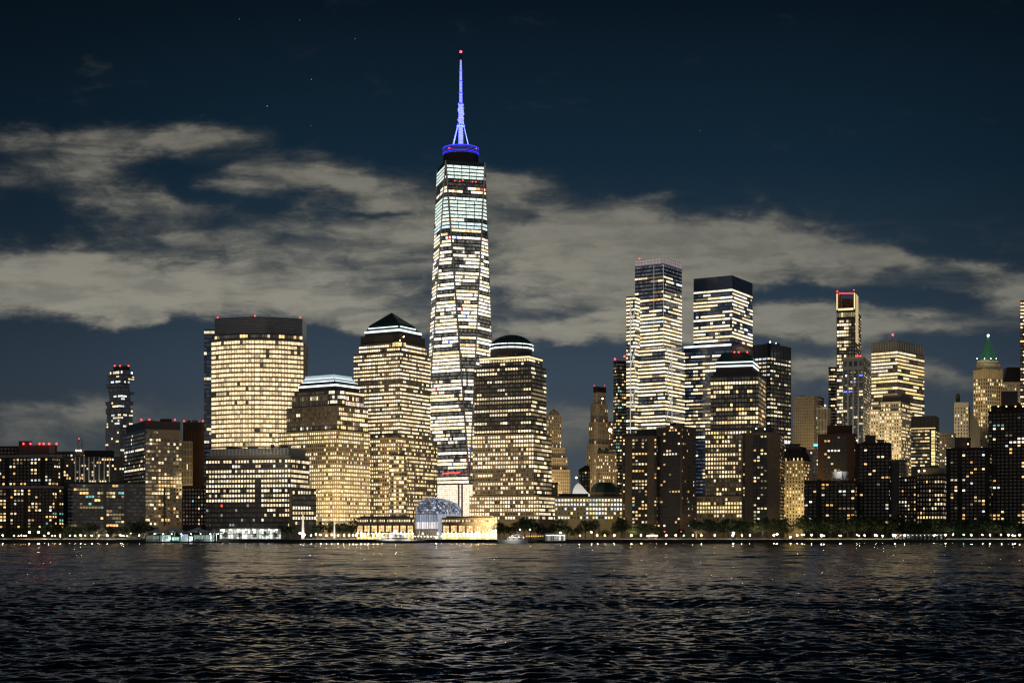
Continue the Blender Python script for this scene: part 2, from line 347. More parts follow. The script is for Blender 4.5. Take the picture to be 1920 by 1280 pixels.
# ------------------------------------------------------------------ setting: river, quay, land
def build_water():
    rng = np.random.default_rng(4)
    ys = [22.0]
    while ys[-1] < 1199.5: ys.append(ys[-1] + max(0.13, ys[-1]*0.0023))
    ys[-1] = 1200.6; ys = np.array(ys)
    us = np.concatenate([np.linspace(-2.2, -.48, 60)[:-1], np.linspace(-.48, .48, 760), np.linspace(.48, 2.2, 60)[1:]])
    Yg, Ug = np.meshgrid(ys, us, indexing='ij'); Xg = Ug*(Yg+60)*0.93
    step = np.maximum(0.13, Yg*0.0023)
    z = np.zeros_like(Xg)
    for i in range(110):
        lam = 0.42*(1.8/0.42)**rng.random() if i < 80 else 2*(45/2)**rng.random(); th = R(90)+rng.normal(0, .6); k = 2*math.pi/lam
        ph = rng.random()*2*math.pi
        wgt = np.clip((lam/step-2.2)/1.8, 0, 1)
        a = 0.0052*lam if i < 80 else .0022*lam
        s_ = np.sin(k*(Xg*math.cos(th)+Yg*math.sin(th))+ph + 1.3*np.sin(.11*Xg+.07*Yg+i))
        z += wgt*a*s_
    z *= np.clip((1201-Yg)/30, .15, 1)
    ny, nx = Xg.shape
    vs = np.stack([Xg, Yg, z], -1).reshape(-1, 3)
    idx = np.arange(ny*nx).reshape(ny, nx)
    fc = np.stack([idx[:-1, :-1], idx[:-1, 1:], idx[1:, 1:], idx[1:, :-1]], -1).reshape(-1, 4)
    n0 = len(vs)
    vs = np.concatenate([vs, [(-9000, -900, -.6), (9000, -900, -.6), (9000, 1200.6, -.6), (-9000, 1200.6, -.6)]])
    fc = np.concatenate([fc, [[n0, n0+1, n0+2, n0+3]]])
    me = bpy.data.meshes.new('water'); me.vertices.add(len(vs)); me.vertices.foreach_set('co', vs.astype(np.float32).ravel())
    me.loops.add(len(fc)*4); me.loops.foreach_set('vertex_index', fc.ravel().astype(np.int32))
    me.polygons.add(len(fc)); me.polygons.foreach_set('loop_start', np.arange(0, len(fc)*4, 4, dtype=np.int32))
    me.polygons.foreach_set('use_smooth', np.ones(len(fc), dtype=bool)); me.update(); me.validate()
    m = bpy.data.materials.new('river'); m.use_nodes = True; t = m.node_tree; t.nodes.clear()
    gl = t.nodes.new('ShaderNodeBsdfGlossy'); gl.inputs['Color'].default_value = (.88, .90, 1, 1); gl.inputs['Roughness'].default_value = .06
    df = t.nodes.new('ShaderNodeBsdfDiffuse'); df.inputs['Color'].default_value = (.003, .0035, .004, 1)
    fr = t.nodes.new('ShaderNodeFresnel'); fr.inputs['IOR'].default_value = 1.33; fm = t.nodes.new('ShaderNodeMath'); fm.operation = 'MULTIPLY'; fm.inputs[1].default_value = .72
    mxs = t.nodes.new('ShaderNodeMixShader'); ou = t.nodes.new('ShaderNodeOutputMaterial')
    t.links.new(fr.outputs[0], fm.inputs[0]); t.links.new(fm.outputs[0], mxs.inputs[0]); t.links.new(df.outputs[0], mxs.inputs[1]); t.links.new(gl.outputs[0], mxs.inputs[2]); t.links.new(mxs.outputs[0], ou.inputs[0])
    co = t.nodes.new('ShaderNodeTexCoord'); mp = t.nodes.new('ShaderNodeMapping'); mp.inputs['Scale'].default_value = (.55, 1.0, 1)
    t.links.new(co.outputs['Object'], mp.inputs[0]); last = None
    for sc_, st_, dist in ((.8, .9, .22), (2.4, .7, .06)):
        nz = t.nodes.new('ShaderNodeTexNoise'); nz.inputs['Scale'].default_value = sc_; nz.inputs['Detail'].default_value = 3
        t.links.new(mp.outputs[0], nz.inputs['Vector']); b = t.nodes.new('ShaderNodeBump'); b.inputs['Strength'].default_value = st_; b.inputs['Distance'].default_value = dist
        t.links.new(nz.outputs[0], b.inputs['Height'])
        gs = []                         # gusts and wave groups: patches of rougher and calmer water
        for sx_, sy_ in ((.10/(1+sc_)*1.8, .34/(1+sc_)*1.8), (.16, .022)):
            gm = t.nodes.new('ShaderNodeMapping'); gm.inputs['Scale'].default_value = (sx_, sy_, 1); gn = t.nodes.new('ShaderNodeTexNoise'); gn.inputs['Scale'].default_value = 2.0; gn.inputs['Detail'].default_value = 4
            t.links.new(co.outputs['Object'], gm.inputs[0]); t.links.new(gm.outputs[0], gn.inputs['Vector']); gs.append(gn)
        ga = t.nodes.new('ShaderNodeMath'); ga.operation = 'ADD'; t.links.new(gs[0].outputs[0], ga.inputs[0]); t.links.new(gs[1].outputs[0], ga.inputs[1])
        gr = t.nodes.new('ShaderNodeMapRange'); gr.inputs[1].default_value = .80; gr.inputs[2].default_value = 1.20; gr.inputs[3].default_value = st_*.12; gr.inputs[4].default_value = min(1, st_*1.6)
        t.links.new(ga.outputs[0], gr.inputs[0]); t.links.new(gr.outputs[0], b.inputs['Strength'])
        if last: t.links.new(last.outputs[0], b.inputs['Normal'])
        last = b
    for n_ in (gl, df, fr): t.links.new(last.outputs[0], n_.inputs['Normal'])
    me.materials.append(m); o = bpy.data.objects.new('water', me); COL.objects.link(o); tag(o, kind='structure')
build_water()
SPIRE_W = 4e5
b = MB(); b.box(-7000, 7000, 1201.2, 4000, -3, GZ-.05); tag(b.build('ground', 'concrete'), kind='structure')
b = MB(); b.box(-1400, 1400, 1202.5, 1222, GZ-.046, GZ); tag(b.build('promenade', 'paving'), kind='structure')
b = MB(); b.box(-1400, 1400, 1222.2, 1262, GZ-.046, GZ-.004); tag(b.build('lawn', 'lawn'), kind='structure')
b = MB(); b.box(-1400, 1400, 1200, 1202.3, -3, GZ+.12)
for k in range(-280, 281):
    x0 = k*5.0; b.box(x0, x0+.35, 1199.55, 1199.98, -2, GZ-.35)
sw = b.build('seawall', 'quay_stone', origin=(0, 1201, 0)); tag(sw, 'long dark stone seawall with timber fenders standing in the river below the promenade', 'seawall')
# ------------------------------------------------------------------ the tall tower with the blue spire
def one_tower():
    Y0 = 1740.0; cx = X(864, Y0)
    B = Building('skyscraper', 'tallest glass skyscraper tapering to a blue lit spire with a red beacon', 864, Y0, 'skyscraper', nind=100); B.gain = 1.2
    zb = Z(906, 1700); zt = Z(296, 1700); rb = 43.5; rt = 32.5; a0 = R(-90+15)
    Bc = [Vector((cx+rb*math.cos(a0+k*math.pi/2), Y0+rb*math.sin(a0+k*math.pi/2))) for k in range(4)]
    Tc = [Vector((cx+rt*math.cos(a0+math.pi/4+k*math.pi/2), Y0+rt*math.sin(a0+math.pi/4+k*math.pi/2))) for k in range(4)]
    m = MB(); m.v = [(p.x, p.y, zb) for p in Bc]+[(p.x, p.y, zt) for p in Tc]
    for k in range(4):
        m.f.append((k, (k+1) % 4, 4+k)); m.f.append(((k+1) % 4, 4+(k+1) % 4, 4+k))
    m.f.append((4, 5, 6, 7)); m.g = [None]*len(m.f); B.part(m, 'wall', 'dark_glass')
    rows = round((zt-zb)/4.05); rng = B.rng
    def V3(p, z): return Vector((p.x, p.y, z))
    def facet(l0, r0, l1, r1, key):
        for r in range(rows):
            t0 = (r+.14)/rows; t1 = (r+.80)/rows; tm = (t0+t1)/2
            py = HZ-((zb+(zt-zb)*tm)-H)*F/1700
            full = None; pr = .80; pal = {'warm': .30, 'white': .52, 'dim': .10, 'amber': .02, 'cool': .06}
            if py < 302: continue
            elif py < 332: full = (.84, 1.0, .90)
            elif py < 345: pr = .0
            elif py < 357: pr = .8; pal = {'amber': .5, 'orange': .2, 'dim': .3}
            elif py < 363: pr = 0
            elif py < 404: full = (.88, 1.05, .93)
            elif py < 412: pr = .6; pal = {'white': .6, 'cool': .4}
            elif py < 426: full = (.80, 1.0, 1.0)
            elif py < 436: pr = .35; pal = {'amber': .6, 'dim': .4}
            elif py > 690: pal = {'warm': .42, 'white': .28, 'yellow': .14, 'dim': .14, 'cool': .02}; pr = .74
            pr = min(1, max(0, pr + (rng.gauss(0, .30) if 436 < py else 0)))
            if 436 < py and rng.random() < .09: pr = .15
            tone = rng.choice(['warm', 'white', 'white', 'cream'])
            a_, b_ = V3(l0.lerp(l1, t0), zb+(zt-zb)*t0), V3(r0.lerp(r1, t0), zb+(zt-zb)*t0)
            c_, d_ = V3(r0.lerp(r1, t1), zb+(zt-zb)*t1), V3(l0.lerp(l1, t1), zb+(zt-zb)*t1)
            ln = (V3(l0.lerp(l1, tm), 0)-V3(r0.lerp(r1, tm), 0)).length
            if ln < 1.2: continue
            n = max(1, round(ln/(9 if full else 2.4)))
            nrm = (b_-a_).cross(d_-a_); nrm = nrm.normalized()*.12
            lit = rng.random() < pr; run_b = rng.uniform(.75, 1.5); floor_tone = rng.uniform(.75, 1.3)
            for k in range(n):
                u0 = (k+.04)/n; u1 = (k+.96)/n
                u0 = max(u0, 1.1/ln); u1 = min(u1, 1-1.1/ln)
                if u1-u0 < .2/n: continue
                if rng.random() < .16: lit = rng.random() < pr; run_b = rng.uniform(.7, 1.6)
                if full: f_ = rng.uniform(.60, .76); g = tuple(x*f_ for x in full)
                elif lit:
                    g = pick(rng, pal) if rng.random() < .2 else (lambda f_: tuple(x*f_ for x in PAL[tone]))(run_b*rng.uniform(.85, 1.12))
                    if rng.random() < .006: g = PAL['blue']
                    if rng.random() < .004: g = PAL['red']
                else: f_ = rng.uniform(.2, 1.6)*(1.0 if 436 < py else .35); g = (.085*f_, .080*f_, .068*f_)
                qd_ = [a_.lerp(b_, u0)+nrm, a_.lerp(b_, u1)+nrm, d_.lerp(c_, u1)+nrm, d_.lerp(c_, u0)+nrm]
                B.bands.setdefault(('f', r), []).append((qd_, g))
    for k in range(4):
        k2 = (k+1) % 4
        if k in (3, 0): facet(Bc[k], Bc[k2], Tc[k], Tc[k], k)      # upright facets, apex at a top corner
        if k in (2, 3, 0): facet(Bc[k2], Bc[k2], Tc[k], Tc[k2], k)  # inverted facets, apex at a base corner
    for k in range(4):
        for P_, Q_ in ((Bc[k], Tc[k]), (Bc[(k+1) % 4], Tc[k])):
            m = MB(); m.bar((P_.x, P_.y, zb), (Q_.x, Q_.y, zt), .75, 6); B.part(m, 'edge_trim', 'white_paint')  # white colour stands in for bright reflections in the steel edges
    # podium with glass fins lit from behind
    pod = [c+(c-Vector((cx, Y0))).normalized()*.8 for c in Bc]
    B.tier(pod, GZ, zb-.3, 'pale_stone', 'podium')
    zz = zb-1.2
    for k in (3, 0):
        p0, p1 = pod[k], pod[(k+1) % 4]
        def cf(u, v, g, rng, k=k):
            if k == 3 and .755 < u < .79 and v < .62: return (.05, .04, .03)
            if k == 3 and .83 < u < .865 and v < .62: return (.05, .04, .03)
            if rng.random() < .012: return (.10, .09, .07)
            s_ = rng.uniform(.92, 1.02); return (.88*s_, .74*s_, .56*s_)
        B.face((p0.x, p0.y, GZ+1), (p1.x, p1.y, GZ+1), (p1.x, p1.y, zz), (p0.x, p0.y, zz), 26, 28, .9, .9, p=1, cellfn=cf, band='pod')
    # parapet ring, cables, mast
    cz = Vector((cx, Y0)); r_ = 20.8
    m = MB(); m.lathe(cz, [(r_-.5, zt), (r_-.5, Z(279, 1740)), (r_-3, Z(278.5, 1740))], 40); B.part(m, 'parapet_ring', 'black_metal')
    for py, rr, mt in ((292, .3, 'blue_dim'), (289.5, .24, 'spire_blue'), (287, .3, 'blue_dim'), (284.5, .3, 'blue_dim'), (282, .3, 'blue_dim'), (279.5, .35, 'spire_blue')):
        m = MB(); z_ = Z(py, 1740)
        m.lathe(cz, [(r_-.6, z_-rr), (r_, z_-rr), (r_, z_+rr), (r_-.6, z_+rr)], 40); B.part(m, 'ring_rail', mt)
    zpl = Z(237, Y0); zr = Z(278, Y0)
    for k in range(6):
        t = R(30+60*k); m = MB()
        m.bar((cx+11.6*math.cos(t), Y0+11.6*math.sin(t), zr-2), (cx+4.2*math.cos(t), Y0+4.2*math.sin(t), zpl), .42, 6); B.part(m, 'mast_cable', 'spire_white')
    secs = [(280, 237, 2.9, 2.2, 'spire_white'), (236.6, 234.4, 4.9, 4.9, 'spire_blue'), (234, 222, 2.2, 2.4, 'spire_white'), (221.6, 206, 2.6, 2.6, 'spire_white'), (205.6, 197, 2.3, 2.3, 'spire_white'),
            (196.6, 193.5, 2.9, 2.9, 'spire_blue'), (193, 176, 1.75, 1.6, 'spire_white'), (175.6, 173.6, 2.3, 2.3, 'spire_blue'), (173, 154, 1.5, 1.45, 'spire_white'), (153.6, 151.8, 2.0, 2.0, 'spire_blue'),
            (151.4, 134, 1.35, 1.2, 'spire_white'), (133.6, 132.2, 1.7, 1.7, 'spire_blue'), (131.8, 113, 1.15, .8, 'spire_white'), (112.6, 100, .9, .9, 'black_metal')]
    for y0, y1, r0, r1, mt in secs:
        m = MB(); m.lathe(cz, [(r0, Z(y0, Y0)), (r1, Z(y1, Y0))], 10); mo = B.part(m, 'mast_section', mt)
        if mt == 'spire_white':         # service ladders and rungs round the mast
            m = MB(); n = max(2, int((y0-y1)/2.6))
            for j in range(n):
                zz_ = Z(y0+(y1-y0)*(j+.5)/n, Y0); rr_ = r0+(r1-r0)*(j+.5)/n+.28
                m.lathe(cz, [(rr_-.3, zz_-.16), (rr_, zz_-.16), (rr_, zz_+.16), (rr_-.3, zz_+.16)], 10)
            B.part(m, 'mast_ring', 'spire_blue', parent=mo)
    rngm = random.Random(5); m = MB()
    for j in range(60):                 # broadcast panels clustered on the lower mast
        t = rngm.uniform(0, 6.28); z_ = Z(rngm.uniform(196, 233), Y0); rr_ = rngm.uniform(2.8, 3.6)
        x_, y_ = cx+rr_*math.cos(t), Y0+rr_*math.sin(t); m.box(x_-.3, x_+.3, y_-.3, y_+.3, z_-.9, z_+.9)
    B.part(m, 'antenna_panel', 'spire_white')['kind'] = 'stuff'
    for k in range(4):                  # blue floodlights on the ring, aimed up the mast
        t = R(45+90*k); ld = bpy.data.lights.new('mast_floodlight', 'SPOT'); ld.energy = SPIRE_W; ld.color = (.02, .05, 1); ld.spot_size = R(58); ld.spot_blend = 1; ld.shadow_soft_size = 1.5
        o = bpy.data.objects.new('mast_floodlight', ld); COL.objects.link(o); o.parent = B.e; a = Vector((cx+8*math.cos(t), Y0+8*math.sin(t), zr+1)); o.location = a-B.e.location
        o.rotation_euler = (Vector((cx, Y0, zr+150))-a).to_track_quat('-Z', 'Y').to_euler()
    m = MB(); m.ball((cx, Y0, Z(97.5, Y0)), 1.5, 12, 8); B.part(m, 'beacon', 'beacon_red')
    for px_, py_ in ((842, 278), (893, 279), (853, 339), (862, 340), (868, 338), (886, 341), (893, 341)):
        B.beacon(px_, py_, 1706 if py_ > 300 else 1722, .5)
    m = MB(); m.bar((X(829, 1690), 1700, Z(887, 1700)), (X(862, 1690), 1692, Z(886, 1700)), .45, 6); B.part(m, 'hoist_light', 'beacon_red')
    B.done()
one_tower()

# ------------------------------------------------------------------ left bank of the skyline
B = Building('apartment_building', 'dark low apartment block at the far left end behind the brick tower', 12, 1345)
P = flat(-60, 40, 1345, 25); B.tier(P, GZ, Z(836, 1345), 'brick_dark'); B.wall(P[0], P[1], Z(985, 1345), Z(838, 1345), 3.1, 3.2, wf=.55, hf=.5, p=.22, pal=RESID, run=.2, dark=(.007, .0065, .006)); B.done()

B = Building('brick_tower', 'brick apartment tower at the far left with red lights on its black penthouse', 60, 1270)
P = corner(-40, 98, 119, 1270, 14); Q = corner(-36, 97, 117, 1274, 14)
B.tier(P, GZ, Z(914, 1270), 'brick_dark'); B.tier(Q, Z(914, 1270), Z(853, 1270), 'black_brick')
B.tier([v for v in inset(P, -.5)], Z(914.5, 1270), Z(910, 1270), 'concrete', 'cornice'); B.tier(inset(Q, -.5), Z(856, 1270), Z(851, 1270), 'concrete', 'cornice')
B.two(P, Z(990, 1270), Z(916, 1270), fh=2.85, bw=3.3, wf=.58, hf=.55, p=.30, pal={**RESID, 'teal': .10}, run=.35, gaps=.16, dark=(.003, .003, .003))
B.two(Q, Z(909, 1270), Z(857, 1270), fh=2.85, bw=3.3, wf=.55, hf=.55, p=.22, pal=RESID, rowp=lambda v: .75 if v < .13 else (.35 if v > .8 else .16), run=.3, gaps=.16, dark=(.003, .003, .003))
B.tier(flat(35, 107, 1284, 14), Z(852, 1270), Z(834, 1284), 'granite_black', 'penthouse'); B.tier(flat(35, 60, 1287, 10), Z(835, 1284), Z(826, 1284), 'granite_black', 'penthouse')
for px_ in (44, 57, 74, 82, 92, 106): B.beacon(px_, 831.5, 1282, .85)
B.tier(flat(92, 103, 1282.6, 1), Z(849, 1284), Z(836.5, 1284), 'concrete', 'vent_panel')
B.done()

B = Building('office_block', 'low black block with a lattice mast beside the white finned block', 135, 1440)
P = flat(100, 162, 1440, 30); B.tier(P, GZ, Z(846, 1440), 'granite_black')
B.wall(P[0], P[1], Z(905, 1440), Z(850, 1440), 3.4, 3.0, wf=.5, hf=.45, p=.16, pal=RESID)
m = MB(); y_ = 1440
for s_ in (-1, 1):
    for t_ in (-1, 1): m.bar((X(148, y_)+s_*2, y_+4+t_*2, Z(846, y_)), (X(148, y_)+s_*2, y_+4+t_*2, Z(823, y_)), .2, 5)
for k in range(6):
    z_ = Z(843-k*4, y_); m.bar((X(148, y_)-2, y_+2, z_), (X(148, y_)+2, y_+2, z_), .16, 5); m.bar((X(148, y_)-2, y_+6, z_), (X(148, y_)+2, y_+6, z_), .16, 5)
B.part(m, 'lattice_mast', 'grey_metal'); B.beacon(148, 822, 1444, .4)
for px_ in (143, 147, 151): m = MB(); m.ball((X(px_, 1438), 1438.5, Z(844, 1438)), .7, 8, 6); B.part(m, 'roof_lamp', 'roof_warm')
B.done()

B = Building('apartment_building', 'dark apartment block fronted by tall white vertical fins under a black roof box', 185, 1400)
P = flat(119, 233, 1400, 30); B.tier(P, GZ, Z(856, 1400), 'granite_black'); B.tier(flat(158, 214, 1404, 18), Z(856, 1400), Z(844, 1404), 'black_metal', 'penthouse')
for px_ in (141, 149, 157.5, 166.5, 176, 186, 195.5, 205):
    m = MB(); x_ = X(px_, 1399); m.box(x_-.42, x_+.42, 1398.8, 1399.9, Z(904, 1400), Z(856.5, 1400)); B.part(m, 'fin', 'white_paint')
B.wall(P[0], P[1], Z(905, 1400), Z(858, 1400), 3.0, 2.35, wf=.62, hf=.6, p=.25, pal={**RESID, 'amber': .5}, run=.2, dark=(.007, .0065, .006))
B.flood(175, 1385, 30, 175, 1400, 75, 9000, (1, .9, .75), 100); B.done()

B = Building('apartment_building', 'dark glass waterfront block with amber lit flats below the white finned block', 200, 1300)
P = flat(127, 272, 1300, 34); B.tier(P, GZ, Z(906, 1300), 'dark_glass'); B.tier(inset(P, 3), Z(906, 1300), Z(903, 1300), 'black_metal', 'roof')
B.wall(P[0], P[1], Z(988, 1300), Z(907, 1300), 3.1, 2.6, wf=.86, hf=.6, p=.30, pal={'amber': .36, 'warm': .26, 'dim': .26, 'teal': .12}, run=.45, dark=(.010, .011, .012), gaps=.06,
       cellfn=lambda u, v, g, rng: g if u < .74 else (g if rng.random() < .12 else None)); B.done()

B = Building('stacked_tower', 'slender tower of shifted stacked glass slabs with lit floors and three red lights', 224, 2100, 'skyscraper')
SL = [(212.7,243,692,685,.0,'black_metal'),(206,249,701,692,.55,None),(201.5,251.5,711,701,.05,None),(205,243,718,711,.7,None),(199,242,725,718,.05,None),(203,243,733,725,.08,None),(203.7,251.5,738,733,0,None),
      (205,244.7,750,738,.35,None),(197.7,249.6,757,750,.02,None),(200,245,764,757,.6,None),(198,249,773,764,.05,None),(200,249,801,773,.28,None),(197.7,248,990,801,.10,None)]
for k, (a, c, y1, y0, pr, mm) in enumerate(SL):
    d0 = 2100+(k % 3)*2.2; P = corner(a, a+(c-a)*.55, c, d0, 38); B.tier(P, Z(y1, 2100), Z(y0, 2100)-.4, mm or 'blue_glass', 'slab')
    B.tier(inset(P, -.8), Z(y0, 2100)-.5, Z(y0, 2100), 'granite_dark', 'floor_edge')
    if pr > 0:
        yb = min(y1, 852)
        B.two(P, Z(yb, 2100)+.4, Z(y0, 2100)-.8, fh=4.0, bw=3.4, wf=.85, hf=.6, p=pr, pal={'warm': .6, 'white': .25, 'cool': .15} if k != 3 else {'cool': .8, 'white': .2}, run=.45, dark=(.007, .010, .014))
for px_ in (215, 225, 241): B.beacon(px_, 685.5, 2098, 1.0)
B.done()

B = Building('hotel_tower', 'broad tower with one dark glass face and one beige gridded face near the left', 290, 1360)
P = corner(234, 273, 341, 1360, 62); B.tier(P, GZ, Z(804, 1360), 'limestone')
m = MB(); a, c = P[3], P[0]; n_ = Vector((c.y-a.y, a.x-c.x)).normalized()*.5
m.prism([a+n_, c+n_, c, a], GZ+1, Z(804, 1360)); B.part(m, 'glass_face', 'dark_glass')
B.tier(inset(P, 2), Z(804, 1360), Z(788, 1360), 'granite_black', 'penthouse'); B.clutter(P, Z(788, 1360), 5, 3, 2); B.tier(flat(300, 322, 1385, 9), Z(789, 1360), Z(785, 1385), 'black_metal', 'penthouse')
B.wall(P[3]+n_, P[0]+n_, Z(985, 1360), Z(808, 1360), 3.5, 3.0, wf=.92, hf=.5, p=.10, pal={'warm': .7, 'cool': .3}, run=.08,
       rowp=lambda v: .9 if abs(v-.175) < .015 or abs(v-.41) < .015 else .05)
p0, p1 = P[0], P[1]; pm = p0.lerp(p1, .34)
B.wall(p0, pm, Z(985, 1360), Z(806, 1360), 3.5, 1.9, wf=.93, hf=.55, p=.35, pal={'dim': .7, 'warm': .2, 'white': .1}, run=.3, rowp=lambda v: .95 if abs(v-.14) < .02 else (.85 if .5 < v < .8 else .4))
B.wall(pm, p1, Z(985, 1360), Z(820, 1360), 3.5, 2.9, wf=.62, hf=.6, p=.36, pal={'amber': .25, 'warm': .4, 'dim': .35}, run=.25, rowp=lambda v: .85 if .42 < v < .56 else .33)
B.tier([p0+(p1-p0)*.49+Vector((.3, -.6)), p0+(p1-p0)*.54+Vector((.3, -.6)), p0+(p1-p0)*.54, p0+(p1-p0)*.49], Z(985, 1360), Z(912, 1360), 'granite_black', 'gap_shade_strip')  # raised dark strip in place of the shade in a vertical gap
for px_ in (265, 280, 328): B.beacon(px_, 786.5, 1362, .7)
B.flood(310, 1322, 8, 310, 1380, 60, 6500, (1, .74, .40), 105); B.done()

B = Building('apartment_building', 'narrow pale building with tall vertical slots beside the beige gridded face', 350, 1395)
P = flat(341, 361, 1395, 22); B.tier(P, GZ, Z(827, 1395), 'limestone')
B.wall(P[0], P[1], Z(908, 1395), Z(829, 1395), 7.0, 1.5, wf=.42, hf=.8, p=.06, pal={'warm': 1}, dark=(.008, .007, .006))
B.flood(351, 1360, 40, 351, 1395, 65, 9000, (1, .8, .45), 80); B.done()

B = Building('brick_tower', 'plain dark brown tower with slotted crown left of the bright curved tower', 363, 1450)
P = flat(343, 383, 1450, 25); B.tier(P, GZ, Z(791, 1450), 'brick_dark')
for k in range(6):
    m = MB(); x_ = X(350+k*5.2, 1449.9); m.box(x_-.7, x_+.7, 1449.7, 1449.9, Z(805, 1450), Z(793, 1450)); B.part(m, 'vent_slot', 'black_metal')
for k in range(14):
    m = MB(); x_ = X(344.5+k*2.9, 1449.8); m.box(x_-.25, x_+.25, 1449.5, 1449.95, Z(912, 1450), Z(808, 1450)); B.part(m, 'pilaster', 'brick')
B.clutter(P, Z(791, 1450), 3, 3, 1); B.beacon(345, 789, 1452, .6); B.beacon(380.5, 789, 1452, .6); B.done()
B = Building('brick_building', 'low dark brick block with few lit windows under the plain brown tower', 363, 1335)
P = flat(342, 387, 1335, 24); B.tier(P, GZ, Z(911, 1335), 'brick_dark'); B.tier(inset(P, -.4), Z(913, 1335), Z(910, 1335), 'brick', 'cornice')
B.wall(P[0], P[1], Z(985, 1335), Z(914, 1335), 3.2, 2.6, wf=.45, hf=.5, p=.06, pal=RESID); B.done()

B = Building('glass_tower', 'slim dark blue glass shaft rising directly behind the curved bright tower', 393, 1560, 'skyscraper')
P = flat(382.5, 412, 1560, 26); B.tier(P, GZ, Z(617, 1560), 'blue_glass')
B.wall(P[0], P[1], Z(990, 1560), Z(619, 1560), 4.3, 2.6, wf=.9, hf=.6, p=.04, pal=BRIGHT, run=.2, dark=(.012, .017, .024),
       rowp=lambda v: .9 if any(abs(v-q_) < .007 for q_ in (.017, .107, .24, .45, .5, .56, .62)) else .03); B.done()

# curved office tower
def curved_tower():
    B = Building('office_tower', 'broad curved office tower almost fully lit under a dark rounded crown', 482, 1500, 'skyscraper'); B.gain = 1.25
    def arc(xl, xr, Yn, bulge, depth, n=16):
        x0, x1 = X(xl, Yn+bulge), X(xr, Yn+bulge); xm = (x0+x1)/2; hw = (x1-x0)/2
        pts = [Vector((x0+(x1-x0)*k/n, Yn+bulge*(((x0+(x1-x0)*k/n-xm)/hw)**2))) for k in range(n+1)]
        return pts, pts+[Vector((x1, Yn+bulge+depth)), Vector((x0, Yn+bulge+depth))]
    pts, P = arc(396, 569, 1494, 18, 34)
    zt = Z(638, 1500); B.tier(P, GZ, zt, 'granite', 'wall')
    ptc, Pc = arc(402.5, 567, 1499, 15, 30); B.tier(Pc, zt, Z(594.5, 1500), 'dark_glass', 'crown')
    for py in (598, 601.5, 605, 608.5, 612, 615.5, 619, 622.5, 635.5):
        m = MB()
        for k in range(16):
            a, c = ptc[k], ptc[k+1]; n_ = Vector((c.y-a.y, a.x-c.x)).normalized()*-.22
            n_ = Vector((0, -.25)); z_ = Z(py, 1500); m.prism([a+n_, c+n_, c, a], z_-.18, z_+.18)
        B.part(m, 'crown_band', 'bright_steel')
    rows = round((zt-GZ-4)/4.62)
    for k in range(16):
        a, c = pts[k], pts[k+1]
        def cf(u, v, g, rng):
            if g is None: return None
            s_ = rng.uniform(.5, 1.0); return (1.08*s_, .82*s_, .47*s_) if rng.random() > .10 else (.34, .28, .18)
        B.face((a.x, a.y, GZ+4), (c.x, c.y, GZ+4), (c.x, c.y, zt), (a.x, a.y, zt), rows, 1, .90, .64, p=.985, cellfn=cf) if False else \
        B.face((a.x, a.y, GZ+4), (c.x, c.y, GZ+4), (c.x, c.y, zt), (a.x, a.y, zt), rows, 2 if k % 8 else 1, .84, .62, p=.97, cellfn=cf, band='f')
        ca, cc = ptc[k], ptc[k+1]
        B.face((ca.x, ca.y, Z(634, 1500)), (cc.x, cc.y, Z(634, 1500)), (cc.x, cc.y, Z(626, 1500)), (ca.x, ca.y, Z(626, 1500)), 1, 2, .85, .7, p=.45, pal={'amber': .6, 'warm': .3, 'dim': .1}, run=.6)
    for py in np.arange(645, 1000, 8.75*2):
        pass
    B.beacon(408, 595, 1512, .6); B.beacon(478, 592, 1496, .6); B.beacon(563, 595, 1512, .6)
    B.flood(480, 1440, 40, 480, 1500, 190, 60000, (1, .82, .5), 90); B.done()
curved_tower()

